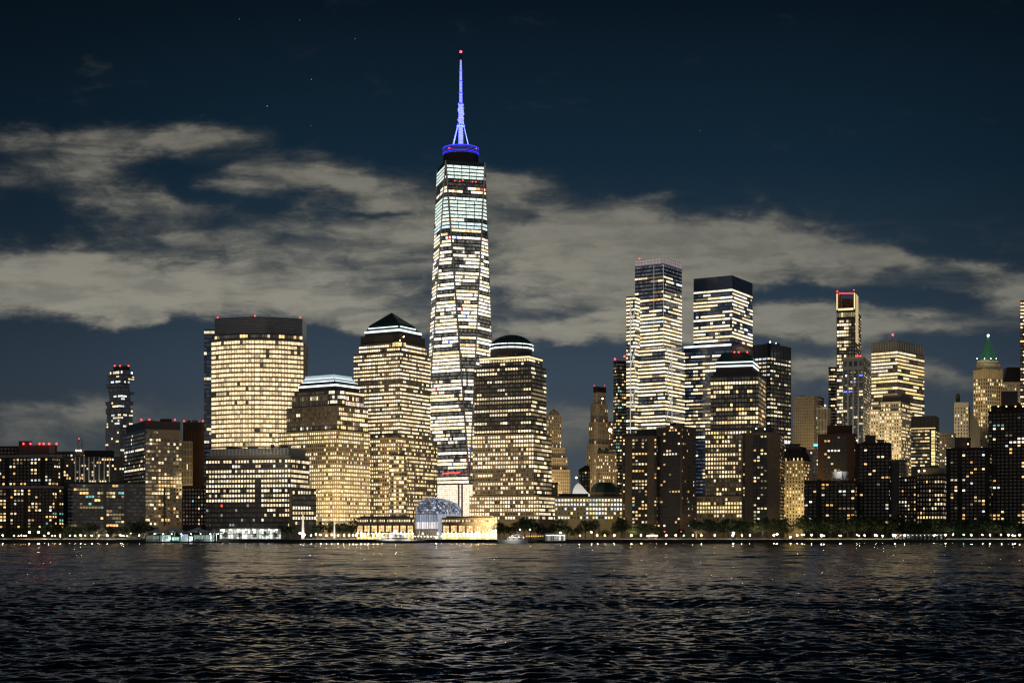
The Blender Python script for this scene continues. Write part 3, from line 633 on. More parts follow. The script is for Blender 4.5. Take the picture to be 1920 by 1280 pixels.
def front_block():
    B = Building('office_block', 'dark waterfront office block with bright window rows under a pale louvred roof storey', 475, 1305)
    P = corner(386, 545, 580, 1305, 17); zt = Z(853, 1305); B.tier(P, GZ, zt, 'granite_black')
    Q = inset(P, 3.2); B.tier(Q, zt, Z(838.5, 1305), 'grey_metal', 'louvre_storey')
    for A_, C_ in ((Q[3], Q[0]), (Q[0], Q[1])):
        n = int((C_-A_).length/1.35); m = MB()
        for k in range(n):
            p = A_.lerp(C_, (k+.5)/n); m.box(p.x-.22, p.x+.22, p.y-.45, p.y, zt+.4, Z(839, 1305))
        B.part(m, 'louvre', 'bright_steel')
    B.tier(inset(P, -.3), Z(857, 1305), zt+.1, 'granite_dark', 'cornice')
    RW = [.92, .25, .96, .92, .90, .92, .72, .94, 1, 1, .6, .45, .3, .2]
    def cfl(u, v, g, rng):
        if v > .66 and u < .62: return ((.20, .22, .24) if rng.random() < .12 else None) if rng.random() > .01 else PAL['red']
        if .60 < u < .66 and v > .30: return None
        return g
    B.two(P, Z(988, 1305), Z(859, 1305), rows=14, rowp=RW, bw=2.78, wf=.68, hf=.52, pal=BRIGHT, run=.15, kl=dict(cellfn=cfl), dark=(.010, .009, .008)); B.clutter(inset(P, 8), Z(838.5, 1305), 7, 4, 2)
    E = corner(540, 548, 593, 1298, 62)
    B.tier(E, GZ, Z(916, 1298), 'granite_dark'); B.tier(inset(E, -.3), Z(918, 1298), Z(915, 1298), 'granite', 'cornice')
    B.wall(E[0], E[1], Z(985, 1298), Z(918, 1298), rows=7, bw=2.5, wf=.6, hf=.55, rowp=[.9, .05, .3, .75, .9, .9, .1], pal=BRIGHT, run=.4)
    # glazed shop front on the quay
    y_ = 1304.2; x0, x1 = X(412, y_), X(527, y_); z0, z1 = GZ+.3, Z(991, y_)
    B.tier([Vector((x0-1, y_-7)), Vector((x1+1, y_-7)), Vector((x1+1, y_+2)), Vector((x0-1, y_+2))], z1, z1+.8, 'concrete', 'canopy')
    n = 22
    for k in range(n):
        m = MB(); a = x0+(x1-x0)*(k+.06)/n; c = x0+(x1-x0)*(k+.94)/n
        for r in range(2):
            za, zb_ = z0+(z1-z0)*(r*.5+.03), z0+(z1-z0)*(r*.5+.47); s_ = B.rng.choice([.25, .4, .6, .8, 1.1])
            m.quad((a, y_-.4, za), (c, y_-.4, za), (c, y_-.4, zb_), (a, y_-.4, zb_), glow=(s_*.92, s_*.96, s_*.86))
        B.part(m, 'shop_window', 'lit_glass')
    for k in range(8):
        m = MB(); p = x0+(x1-x0)*(k+.5)/8; m.ball((p, y_-4, z1-.7), .55, 8, 5); B.part(m, 'canopy_lamp', 'lamp_small')
    B.flood(440, 1280, 3.5, 475, 1305, 40, 4000, (1, .85, .6), 120); B.flood(470, 1265, 62, 480, 1308, Z(846, 1305), 14000, (1, .86, .62), 110); B.done()  # second spot is added in mid-air to brighten the louvre storey
front_block()
# ------------------------------------------------------------------ the four granite towers round the cove
def strip_round(B, poly, z, h, m, name='crown_light', sides=(3, 0), out=.25):
    n = len(poly)
    for k in sides:
        a, c = poly[k], poly[(k+1) % n]; d = (c-a).normalized(); o_ = Vector((d.y, -d.x))*out
        mb = MB(); mb.prism([a+o_, c+o_, c, a], z, z+h); B.part(mb, name, m)
def corner_bay(B, c, rad, z0, z1, rows, p, m='granite_dark', pal=OFFICE, n=9):
    """half-round glazed bay on the near corner"""
    mb = MB(); mb.lathe(c, [(rad, z0), (rad, z1)], 18); bay = B.part(mb, 'corner_bay', m)
    for k in range(n):
        t0 = R(-170+160*k/n); t1 = R(-170+160*(k+1)/n)
        a = (c[0]+rad*math.cos(t0), c[1]+rad*math.sin(t0)); e = (c[0]+rad*math.cos(t1), c[1]+rad*math.sin(t1))
        B.face((*a, z0), (*e, z0), (*e, z1), (*a, z1), rows, 1, .9, .6, p=p, pal=pal)
def tower_mastaba():
    Y = 1400; B = Building('granite_tower', 'stepped granite tower with a flat tiered crown outlined in icy white light', 615, Y, 'skyscraper'); B.gain = 1.15
    T1 = corner(523, 631, 694, Y, 33); T2 = corner(537, 632, 690, Y+3, 33); T3 = corner(547, 632, 682, Y+6, 33); T4 = corner(552, 631, 678, Y+8, 33)
    z = lambda py: Z(py, Y)
    B.tier(T1, GZ, z(805), 'granite'); B.tier(T2, z(805), z(759), 'granite_dark'); B.tier(T3, z(759), z(736), 'granite_dark'); B.tier(T4, z(736), z(728), 'granite_black')
    C1 = corner(560, 629, 674, Y+11, 33); C2 = corner(567, 627, 667, Y+15, 33); C3 = corner(572, 626, 660, Y+19, 33)
    B.tier(C1, z(728), z(716), 'granite_black', 'collar'); B.tier(C1, z(716), z(709), 'grey_metal', 'crown', C2); B.tier(C2, z(709), z(702), 'strip_soft', 'crown', C3); B.tier(C3, z(702), z(698.5), 'strip_soft', 'crown')
    strip_round(B, C1, z(720.5), 1.5, 'strip_white', out=.5); strip_round(B, C2, z(712), 1.0, 'strip_white', out=.8); strip_round(B, C3, z(704.5), .8, 'strip_cool', out=.8); strip_round(B, C3, z(698.6), .5, 'strip_soft')
    G = {'warm': .52, 'white': .2, 'yellow': .2, 'dim': .08}
    nr = round((z(807)-z(985))/3.75)
    dark = {4: .12, 5: .30, 7: .25}
    rw = [.95, .95, .97, .45, .12, .55, .65, .35, .85]+[.95]*60
    B.two(T1, z(985), z(807), rows=nr, rowp=rw, bw=2.5, wf=.58, hf=.54, pal=G, run=.1)
    B.two(T2, z(804), z(761), rows=5, rowp=[.10, .22, .22, .08, .55], bw=2.5, wf=.7, hf=.6, pal={'white': .35, 'dim': .6, 'cool': .05}, run=.4, kr=dict(rowp=[.5, .8, .7, .6, .9], pal=G))
    B.two(T3, z(758), z(738), rows=2, rowp=[.35, .1], bw=2.5, wf=.7, hf=.7, pal={'white': .6, 'dim': .4}, run=.3, kr=dict(rowp=[.5, .95], pal={'pinkish': .7, 'warm': .3}))
    B.two(T4, z(736), z(729), rows=1, bw=2.5, wf=.9, hf=.55, p=.5, pal=BRIGHT, run=.85)
    c = T3[0]+Vector((-.5, 4.0)); corner_bay(B, c, 8.0, z(757), z(730), 3, .6, 'granite_black', {'white': .8, 'yellow': .2})
    for px_ in (597, 625, 641): m = MB(); m.ball((X(px_, Y-9), Y-9+ (abs(px_-631)*.16), z(921)), .55, 8, 5); B.part(m, 'facade_lamp', 'roof_warm')
    B.flood(640, 1330, 12, 625, Y, 60, 210000, (1, .74, .36), 110); B.flood(690, 1330, 10, 668, Y+20, 60, 110000, (1, .72, .36), 100); B.done()
tower_mastaba()
def tower_pyramid():
    Y = 1480; B = Building('granite_tower', 'tall granite tower under a dark pyramid roof underlined in icy white light', 738, Y, 'skyscraper'); B.gain = 1.15
    z = lambda py: Z(py, Y)
    T1 = corner(684, 746, 820, Y-7, 27); T2 = corner(663, 750, 807, Y, 30); T3 = corner(673, 750, 800, Y+3, 30); T4 = corner(676, 750, 797, Y+5, 30)
    B.tier(T1, GZ, z(820), 'granite'); B.tier(T2, z(822), z(658), 'granite_dark'); B.tier(T3, z(658), z(640), 'granite_dark'); B.tier(T4, z(640), z(624), 'granite_black', 'collar')
    C1 = corner(684, 749, 790, Y+9, 30); C2 = corner(693, 748, 776, Y+14, 30)
    zc = lambda py: Z(py, Y+11); B.tier(C1, z(624), zc(620), 'granite_black', 'collar'); B.tier(C1, zc(620), Z(606, Y+16), 'dark_copper', 'skirt_roof', C2)
    ap = sum(C2, Vector((0, 0)))/4; B.tier(C2, Z(606, Y+16), Z(586, ap.y), 'dark_copper', 'pyramid_roof', [ap])
    strip_round(B, C1, zc(620.5), 1.9, 'strip_cool', out=.5); strip_round(B, C2, zc(612), .8, 'strip_cool', out=2.6)
    W_ = {'warm': .5, 'white': .42, 'dim': .08}
    n2 = round((z(660)-z(820))/3.82); rw = [.93, .97, .97, .97, .97, .95, .95, .2, .85, .3, .97, .97, .97, .95, .97, .97, .97, .97, .97, .9, .8, .35]
    B.two(T2, z(820), z(660), rows=n2, rowp=rw, bw=2.6, wf=.80, hf=.46, pal=W_, run=.1, kr=dict(bw=2.6, wf=.85, run=.2))
    B.two(T3, z(657), z(642), rows=2, rowp=[.9, .85], bw=2.6, wf=.8, hf=.5, pal=W_, run=.6)
    n1 = round((z(822)-z(985))/3.85); B.two(T1, z(985), z(823), rows=n1, rowp=[.5, .75, .6, .35, .95, .9, .7, .9, .85, .9, .35, .75, .5, .8, .55, .9, .6, .6, .7, .85, .7], bw=2.55, wf=.58, hf=.52, pal=GOLD, run=.12)
    c = T2[0]+Vector((-1, 3)); corner_bay(B, c, 6.5, z(652), z(640), 1, .9, 'granite_black', {'amber': .7, 'yellow': .3})
    c = T1[0]+Vector((0, 4)); corner_bay(B, c, 8.5, z(985), z(855), 17, .55, 'granite', GOLD)
    B.beacon(757, 631, Y+2, .5, 'lamp_orange', 'terrace_lamp'); B.beacon(750, 638, Y-1, .4, 'lamp_orange', 'terrace_lamp')
    B.flood(720, 1350, 14, 722, Y, 80, 270000, (1, .74, .34), 100); B.flood(800, 1360, 14, 790, Y+20, 55, 130000, (1, .72, .42), 100); B.done()
tower_pyramid()
def tower_dome():
    Y = 1440; B = Building('granite_tower', 'granite tower topped by a dark dome ringed with white lights', 950, Y, 'skyscraper'); B.gain = 1.15
    z = lambda py: Z(py, Y)
    T3 = corner(880, 1010, 1046, Y-8, 24); T2 = corner(886, 1001, 1034, Y-3, 24); T1 = corner(889, 996, 1024, Y, 24); T0 = corner(899, 992, 1017, Y+4, 24)
    B.tier(T3, GZ, z(928), 'granite'); B.tier(T2, z(928), z(812), 'granite'); B.tier(T1, z(812), z(684), 'granite_black'); B.tier(T0, z(684), z(664), 'granite_black')
    c = sum(T0, Vector((0, 0)))/4; c = Vector((X(959, c.y), c.y)); rad = 41/F*c.y
    k_ = c.y/Y; zz = lambda py: Z(py, c.y)
    m = MB(); m.lathe(c, [(rad*.97, z(664)), (rad*.97, zz(657))], 40); B.part(m, 'drum', 'granite_black')
    m = MB(); m.lathe(c, [(rad*math.cos(t*math.pi/2/12)+.01, zz(655)+(zz(628)-zz(655))*math.sin(t*math.pi/2/12)) for t in range(13)], 44); B.part(m, 'dome', 'dark_copper', True)
    for py, rr, h_ in ((656.5, 1.01, 1.2), (649, .985, .7)):
        for s_ in range(18):
            m = MB(); n_ = 4
            for j in range(n_):
                t0 = 2*math.pi*(s_+ .9*j/n_)/18; t1 = 2*math.pi*(s_+.9*(j+1)/n_)/18; z0 = zz(py)
                a = (c.x+(rad*rr+.25)*math.cos(t0), c.y+(rad*rr+.25)*math.sin(t0)); e = (c.x+(rad*rr+.25)*math.cos(t1), c.y+(rad*rr+.25)*math.sin(t1))
                m.quad((*a, z0), (*e, z0), (*e, z0+h_), (*a, z0+h_))
            B.part(m, 'crown_light', 'strip_white')
    strip_round(B, T0, z(669.5), 1.6, 'strip_gold', 'terrace_light')
    W_ = {'warm': .55, 'white': .33, 'dim': .12}
    rw0 = [.75, .45]
    B.two(T0, z(683), z(670), rows=2, rowp=[.8, .3], bw=2.75, wf=.72, hf=.6, pal=W_, run=.7)
    rw1 = [.55, .2, .04, .55, .04, .55, .3, .95, .6, .05, .6, .35, .08, .55, .3, .96, .6]
    B.two(T1, z(811), z(686), rows=16, rowp=rw1, bw=2.75, wf=.70, hf=.5, pal=W_, run=.72, kr=dict(wf=.96, pal={'warm': .3, 'dim': .6, 'white': .1}, rowp=lambda v: .6, run=.7))
    rw2 = [.92, .9, .95, .35, .9, .85, .92, .92, .4, .55, .55, .85, .55, .7, .97]
    B.two(T2, z(926), z(814), rows=14, rowp=rw2, bw=2.72, wf=.64, hf=.55, pal=W_, run=.3, kr=dict(wf=.96, pal={'warm': .25, 'dim': .7, 'white': .05}, rowp=lambda v: .7, run=.6))
    B.two(T3, z(974), z(930), rows=6, rowp=[.95, .95, .9, .9, .6, .35], bw=2.72, wf=.62, hf=.6, pal=W_, run=.4)
    B.flood(930, 1300, 10, 945, Y-5, 50, 100000, (1, .74, .38), 110); B.done()
tower_dome()
def tower_truncated():
    Y = 1430; B = Building('granite_tower', 'dark granite tower with a cut off green roof edged by two white light lines', 1378, Y, 'skyscraper')
    z = lambda py: Z(py, Y)
    T3 = corner(1306, 1440, 1462, Y-14, 16); T2 = corner(1322, 1432, 1452, Y-4, 16); T1 = corner(1332, 1422, 1436, Y, 16); T0 = corner(1337, 1421, 1433, Y+4, 16)
    B.tier(T3, GZ, z(930), 'granite'); B.tier(T2, z(930), z(804), 'granite_dark'); B.tier(T1, z(804), z(702), 'granite_black'); B.tier(T0, z(702), z(694), 'granite_black', 'collar')
    C1 = corner(1342, 1411, 1422, Y+9, 16); C2 = corner(1354, 1400, 1409, Y+16, 16)
    zc = lambda py: Z(py, Y+12); B.tier(C1, z(694), zc(678), 'granite_black', 'collar'); B.tier(C1, zc(678), Z(661, Y+20), 'green_roof', 'roof', C2)
    strip_round(B, C1, zc(687), 1.5, 'strip_cool', out=.5); strip_round(B, C1, zc(679.5), 1.1, 'strip_cool', out=.4)
    for px_ in (1377, 1385, 1401): B.beacon(px_, 660, Y+16, .7)
    W_ = {'warm': .6, 'amber': .16, 'white': .16, 'dim': .08}
    rw = [.12, .93, .1, .6, .04, .05, .10, .85, .35, .9, .93, .06, .2]
    B.two(T1, z(803), z(704), rows=12, rowp=rw, bw=2.7, wf=.74, hf=.6, pal=W_, run=.6, kr=dict(rowp=lambda v: .5, pal={'dim': .6, 'amber': .4}))
    for u, py in ((1352, 736), (1352, 741), (1352, 746), (1376, 734), (1376, 740), (1376, 746)):
        pass
    rw2 = [.85, .35, .5, .85, .75, .88, .8, .8, .88, .82, .93, .5, .1, .15, .1]
    B.two(T2, z(929), z(806), rows=15, rowp=rw2, bw=2.7, wf=.58, hf=.55, pal={'warm': .7, 'yellow': .1, 'white': .15, 'dim': .05}, run=.3)
    B.two(T3, z(978), z(932), rows=6, rowp=[.08, .9, .92, .9, .3, .2], bw=2.7, wf=.6, hf=.58, pal={'warm': .6, 'yellow': .3, 'white': .1}, run=.3)
    B.flood(1340, 1300, 8, 1350, 1420, 35, 22000, (1, .74, .36), 110); B.done()
tower_truncated()

# ------------------------------------------------------------------ glass hall and its low wings
def glass_hall():
    Y = 1335; B = Building('glass_hall', 'barrel vaulted glass winter hall glowing blue beside the moored white yacht', 805, Y, 'hall')
    z = lambda py: Z(py, Y); ax = Vector((math.sin(R(37)), math.cos(R(37)))); px_ = Vector((ax.y, -ax.x))
    c0 = Vector((X(801, Y), Y)); rad = 26/F*Y; spring = z(963)
    secs = [(0, 1.0), (10, 1.0), (10.6, .95), (20, .95), (20.6, .86), (29, .86), (29.6, .72), (37, .72)]
    n = 22; rngh = random.Random(8)
    def ring(d, k_):
        c = c0+ax*d; r = rad*k_; return [(c.x-px_.x*r*math.cos(math.pi*j/n), c.y-px_.y*r*math.cos(math.pi*j/n), spring+(r*1.18)*math.sin(math.pi*j/n)) for j in range(n+1)]
    for i in range(0, len(secs), 2):
        (d0, k0), (d1, k1) = secs[i], secs[i+1]; A_, E_ = ring(d0, k0), ring(d1, k1)
        m = MB()
        for q_ in range(6):
            f0, f1 = q_/6, (q_+1)/6
            for j in range(n):
                a = Vector(A_[j]).lerp(Vector(E_[j]), f0+.012); e = Vector(A_[j]).lerp(Vector(E_[j]), f1-.012)
                a2 = Vector(A_[j+1]).lerp(Vector(E_[j+1]), f0+.012); e2 = Vector(A_[j+1]).lerp(Vector(E_[j+1]), f1-.012)
                s_ = rngh.choice([.06, .1, .14, .2, .3, .45, .8]); cc = rngh.choice([(.38, .48, .85), (.5, .6, .8), (.8, .8, .7), (.3, .4, .8)])
                m.quad(a, e, e2, a2, glow=tuple(s_*x for x in cc))
        lo0, lo1 = A_[0], E_[0]; hi0, hi1 = A_[-1], E_[-1]
        for (a, e) in ((lo0, lo1), (hi0, hi1)): m.quad((a[0], a[1], GZ), (e[0], e[1], GZ), e, a, glow=(.26, .28, .33))
        B.part(m, 'vault_glass', 'lit_glass')
        for d_, k_ in ((d0, k0), (d0+(d1-d0)*.5, k0), (d1, k1)):
            rg = ring(d_, k_*1.012); m = MB()
            for j in range(n): m.bar(rg[j], rg[j+1], .18, 5)
            B.part(m, 'rib', 'bright_steel')
        rg = ring(d0, k0); m = MB(); m.v = [(p[0], p[1]-.0, p[2]) for p in rg]+[(rg[-1][0], rg[-1][1], GZ), (rg[0][0], rg[0][1], GZ)]
        m.f = [tuple(range(len(m.v)))]; m.g = [None]; B.part(m, 'end_wall', 'blue_glass')
    # front: half-round glazed apse, bright at the foot
    ap = 16; rows = [(GZ, z(1003), (.20, .17, .14)), (z(1002.6), z(992), (.16, .12, .10)), (z(991), z(978), (1.0, .92, .95)), (z(977.4), z(964), (.30, .36, .48)), ]
    def fp(j, z_, k_=1.0):
        t = math.pi*(1+j/ap); q_ = c0+px_*(rad*k_*math.cos(t))+ax*(rad*k_*.6*math.sin(t)); return (q_.x, q_.y, z_)
    for j in range(ap):
        m = MB()
        for (za, zb_, cc) in rows:
            s_ = rngh.uniform(.7, 1.15); e_ = .012
            m.quad(fp(j+.06, za), fp(j+.94, za), fp(j+.94, zb_), fp(j+.06, zb_), glow=tuple(x*s_ for x in cc))
        B.part(m, 'apse_window', 'lit_screen')
        m = MB(); m.bar(fp(j, GZ, 1.01), fp(j, z(963), 1.01), .3, 5); B.part(m, 'mullion', 'white_paint')
    top = 10; m = MB()
    for k_ in range(top):
        t0 = math.pi/2*k_/top; t1 = math.pi/2*(k_+1)/top
        for j in range(ap):
            a = fp(j+.05, spring+rad*1.18*math.sin(t0), math.cos(t0)); e = fp(j+.95, spring+rad*1.18*math.sin(t0), math.cos(t0))
            e2 = fp(j+.95, spring+rad*1.18*math.sin(t1-.02), max(.01, math.cos(t1-.02))); a2 = fp(j+.05, spring+rad*1.18*math.sin(t1-.02), max(.01, math.cos(t1-.02)))
            s_ = rngh.choice([.08, .14, .2, .3, .45, .8]); cc = rngh.choice([(.42, .5, .8), (.55, .62, .75), (.85, .85, .75)])
            m.quad(a, e, e2, a2, glow=tuple(s_*x for x in cc))
    B.part(m, 'apse_vault', 'lit_glass')
    for k_ in range(top):
        t0 = math.pi/2*k_/top; m = MB()
        for j in range(ap): m.bar(fp(j, spring+rad*1.18*math.sin(t0), math.cos(t0)), fp(j+1, spring+rad*1.18*math.sin(t0), math.cos(t0)), .22, 5)
        B.part(m, 'rib', 'bright_steel')
    B.done()
glass_hall()
def low_wing(label, xl, xr, Y, seedn, nbig, arcade):
    B = Building('low_wing', label, (xl+xr)/2, Y, 'building'); z = lambda py: Z(py, Y)
    P = flat(xl, xr, Y, 26); B.tier(P, GZ, z(970), 'granite_dark'); B.tier(inset(P, -.4), z(981.6), z(980.4), 'granite', 'cornice'); B.tier(inset(P, 4), z(970), z(967), 'granite_dark', 'parapet')
    B.wall(P[0], P[1], z(980), z(971.5), rows=1, cols=int((xr-xl)/3.1), wf=.5, hf=.5, p=.85, pal={'warm': .8, 'white': .2})
    x0, x1 = X(xl, Y), X(xr, Y)
    for k in range(nbig):
        a = x0+(x1-x0)*(k+.12)/nbig; e = x0+(x1-x0)*(k+.88)/nbig; m = MB()
        for q_ in range(3):
            for r in range(2):
                za = z(996.5)+(z(984.5)-z(996.5))*(r*.5+.03); zb_ = z(996.5)+(z(984.5)-z(996.5))*(r*.5+.47); s_ = B.rng.uniform(.8, 1.4)
                m.quad((a+(e-a)*(q_/3+.02), Y-.12, za), (a+(e-a)*((q_+1)/3-.02), Y-.12, za), (a+(e-a)*((q_+1)/3-.02), Y-.12, zb_), (a+(e-a)*(q_/3+.02), Y-.12, zb_), glow=(.80*s_, .53*s_, .23*s_))
        B.part(m, 'hall_window', 'lit_glass')
    m = MB(); m.box(x0, x1, Y-9, Y-.2, z(997.8), z(997)); B.part(m, 'arcade_roof', 'dark_copper')
    for k in range(nbig*2):
        p = x0+(x1-x0)*(k+.5)/(nbig*2); m = MB(); m.bar((p, Y-8.6, GZ), (p, Y-8.6, z(997.8)), .25, 6); B.part(m, 'arcade_column', 'pale_stone')
        m = MB(); m.ball((p, Y-5, z(999.2)), .42, 8, 5); B.part(m, 'arcade_lamp', arcade)
    n = nbig*2
    for k in range(n):
        a = x0+(x1-x0)*(k+.08)/n; e = x0+(x1-x0)*(k+.92)/n; s_ = B.rng.uniform(.6, 1.5); m = MB()
        m.quad((a, Y-.12, GZ+.3), (e, Y-.12, GZ+.3), (e, Y-.12, z(998.4)), (a, Y-.12, z(998.4)), glow=(1.9*s_, 1.2*s_, .44*s_)); B.part(m, 'shop_window', 'lit_glass')
    B.flood((xl+xr)/2, Y-40, 4, (xl+xr)/2, Y, 12, 1200, (1, .72, .36), 140); B.done()
low_wing('low granite wing with big lit windows left of the glass hall', 668, 776, 1328, 1, 8, 'lamp_warm')
low_wing('low granite wing with big lit windows right of the glass hall', 829, 932, 1330, 2, 7, 'lamp_warm')

# ------------------------------------------------------------------ middle and right of the skyline
def stepped(name, label, px, Y, tiers, m, cat='building', th=None, fh=3.6, bw=2.6, pal=RESID, p=.2, wf=.5, hf=.55, flood=0, run=.15, nind=60, fcol=(1, .76, .42)):
    """tiers: (xl, xc, xr, ytop, ybottom); xc None = frontal slab"""
    B = Building(name, label, px, Y, cat, nind=nind)
    for k, (xl, xc, xr, y0, y1) in enumerate(tiers):
        d = 4*k; P = flat(xl, xr, Y+4*d*.25, 24) if xc is None else corner(xl, xc, xr, Y+d, th or 30)
        z0 = GZ if k == 0 else Z(y1, Y); z1 = Z(y0, Y); B.tier(P, z0, z1, m)
        B.tier(inset(P, -.35), z1-.9, z1+.3, m, 'cornice')
        zb = max(z0, Z(988, Y))
        if z1-zb > 5:
            if xc is None: B.wall(P[0], P[1], zb, z1-1.5, fh, bw, wf=wf, hf=hf, p=p, pal=pal, run=run)
            else: B.two(P, zb, z1-1.5, fh=fh, bw=bw, wf=wf, hf=hf, p=p, pal=pal, run=run)
    if flood: 
        xl, xc, xr, y0, y1 = tiers[0]
        B.flood(px, Y-60, Z(y0, Y)*.15+10, px, Y+5, Z(y0, Y)*.75, flood, fcol, 75)
    return B
B = stepped('art_deco_tower', 'warm floodlit stepped masonry tower with a rounded top right of the domed tower', 1042, 1800,
  [(1022, 1035, 1069, 880, 990), (1022, 1032, 1064, 857, 880), (1022, 1031, 1059, 838, 857), (1024, 1031, 1052.5, 776, 838)], 'limestone', 'skyscraper', 55, 4.0, 2.9, {'warm': .5, 'amber': .3, 'white': .2}, .14, .38, .6, 160000)
c = Vector((X(1039, 1812), 1824)); m = MB(); m.lathe(c, [(6.6, Z(777, 1800)), (6.2, Z(772, 1800)), (4.4, Z(768, 1800)), (1.4, Z(765.5, 1800)), (1.2, Z(763, 1800))], 12); B.part(m, 'cap', 'limestone'); B.done()
B = stepped('masonry_tower', 'slender ribbed masonry tower with a black lantern box and one amber roof light', 1123, 1950,
  [(1100, 1121, 1146, 832, 990), (1104, 1121, 1142, 790, 832), (1107, 1121, 1140, 756, 790), (1113, 1120, 1136, 733, 756)], 'limestone', 'skyscraper', 45, 4.4, 3.3, {'amber': .6, 'warm': .4}, .08, .34, .75, 90000)
B.tier(corner(1112.5, 1120, 1136.5, 1960, 45), Z(733, 1950), Z(723, 1950), 'black_metal', 'lantern'); B.beacon(1130, 747, 1950, 1.1, 'roof_warm', 'roof_light')
for px_ in (1114, 1134): B.beacon(px_, 722.5, 1955, .35)
for k in range(9):
    a, e = corner(1113, 1120, 1136, 1961.5, 45)[3], corner(1113, 1120, 1136, 1961.5, 45)[0]; p_ = a.lerp(e, (k+.5)/9)
    m = MB(); m.box(p_.x-.35, p_.x+.35, p_.y-1.0, p_.y, Z(800, 1950), Z(735, 1950)); B.part(m, 'rib', 'limestone')
B.done()
B = stepped('masonry_building', 'beige stepped masonry block with small green copper domes below the slender ribbed tower', 1136, 1720,
  [(1118, 1126, 1156, 850, 990), (1126, 1132, 1154, 843, 850)], 'limestone', 'building', 60, 4.0, 2.8, {'warm': .6, 'amber': .3, 'white': .1}, .3, .45, .55, 60000)
for px_ in (1125, 1138):
    m = MB(); m.lathe((X(px_, 1716), 1722), [(2.6, Z(850, 1720)), (2.6, Z(846, 1720)), (2.4, Z(843, 1720)), (1.5, Z(840.5, 1720)), (.3, Z(838, 1720))], 12); B.part(m, 'copper_dome', 'green_roof')
B.done()
B = stepped('apartment_building', 'narrow dark building with a blazing rooftop lamp left of the dark glass apartment tower', 1147, 1900, [(1141, None, 1153, 790, 990)], 'brick', 'building', None, 3.6, 2.6, RESID, .3)
B.beacon(1144, 806, 1897, 2.2, 'roof_warm', 'rooftop_lamp'); B.done()
B = stepped('dark_building', 'low dark gabled building in the gap right of the stepped masonry tower', 1095, 1640, [(1085, None, 1106, 880, 990)], 'roof_slate', 'building', None, 3.6, 3, RESID, .04)
P = flat(1085, 1106, 1640, 24); B.tier(P, Z(880, 1640), Z(872, 1640), 'roof_slate', 'gable_roof', [P[0].lerp(P[1], .6)+Vector((0, .5)), P[0].lerp(P[1], 1)+Vector((0, .5)), P[3].lerp(P[2], 1), P[3].lerp(P[2], .6)])
B.beacon(1080.5, 895, 1638, 1.0, 'roof_warm', 'gable_lamp'); B.done()

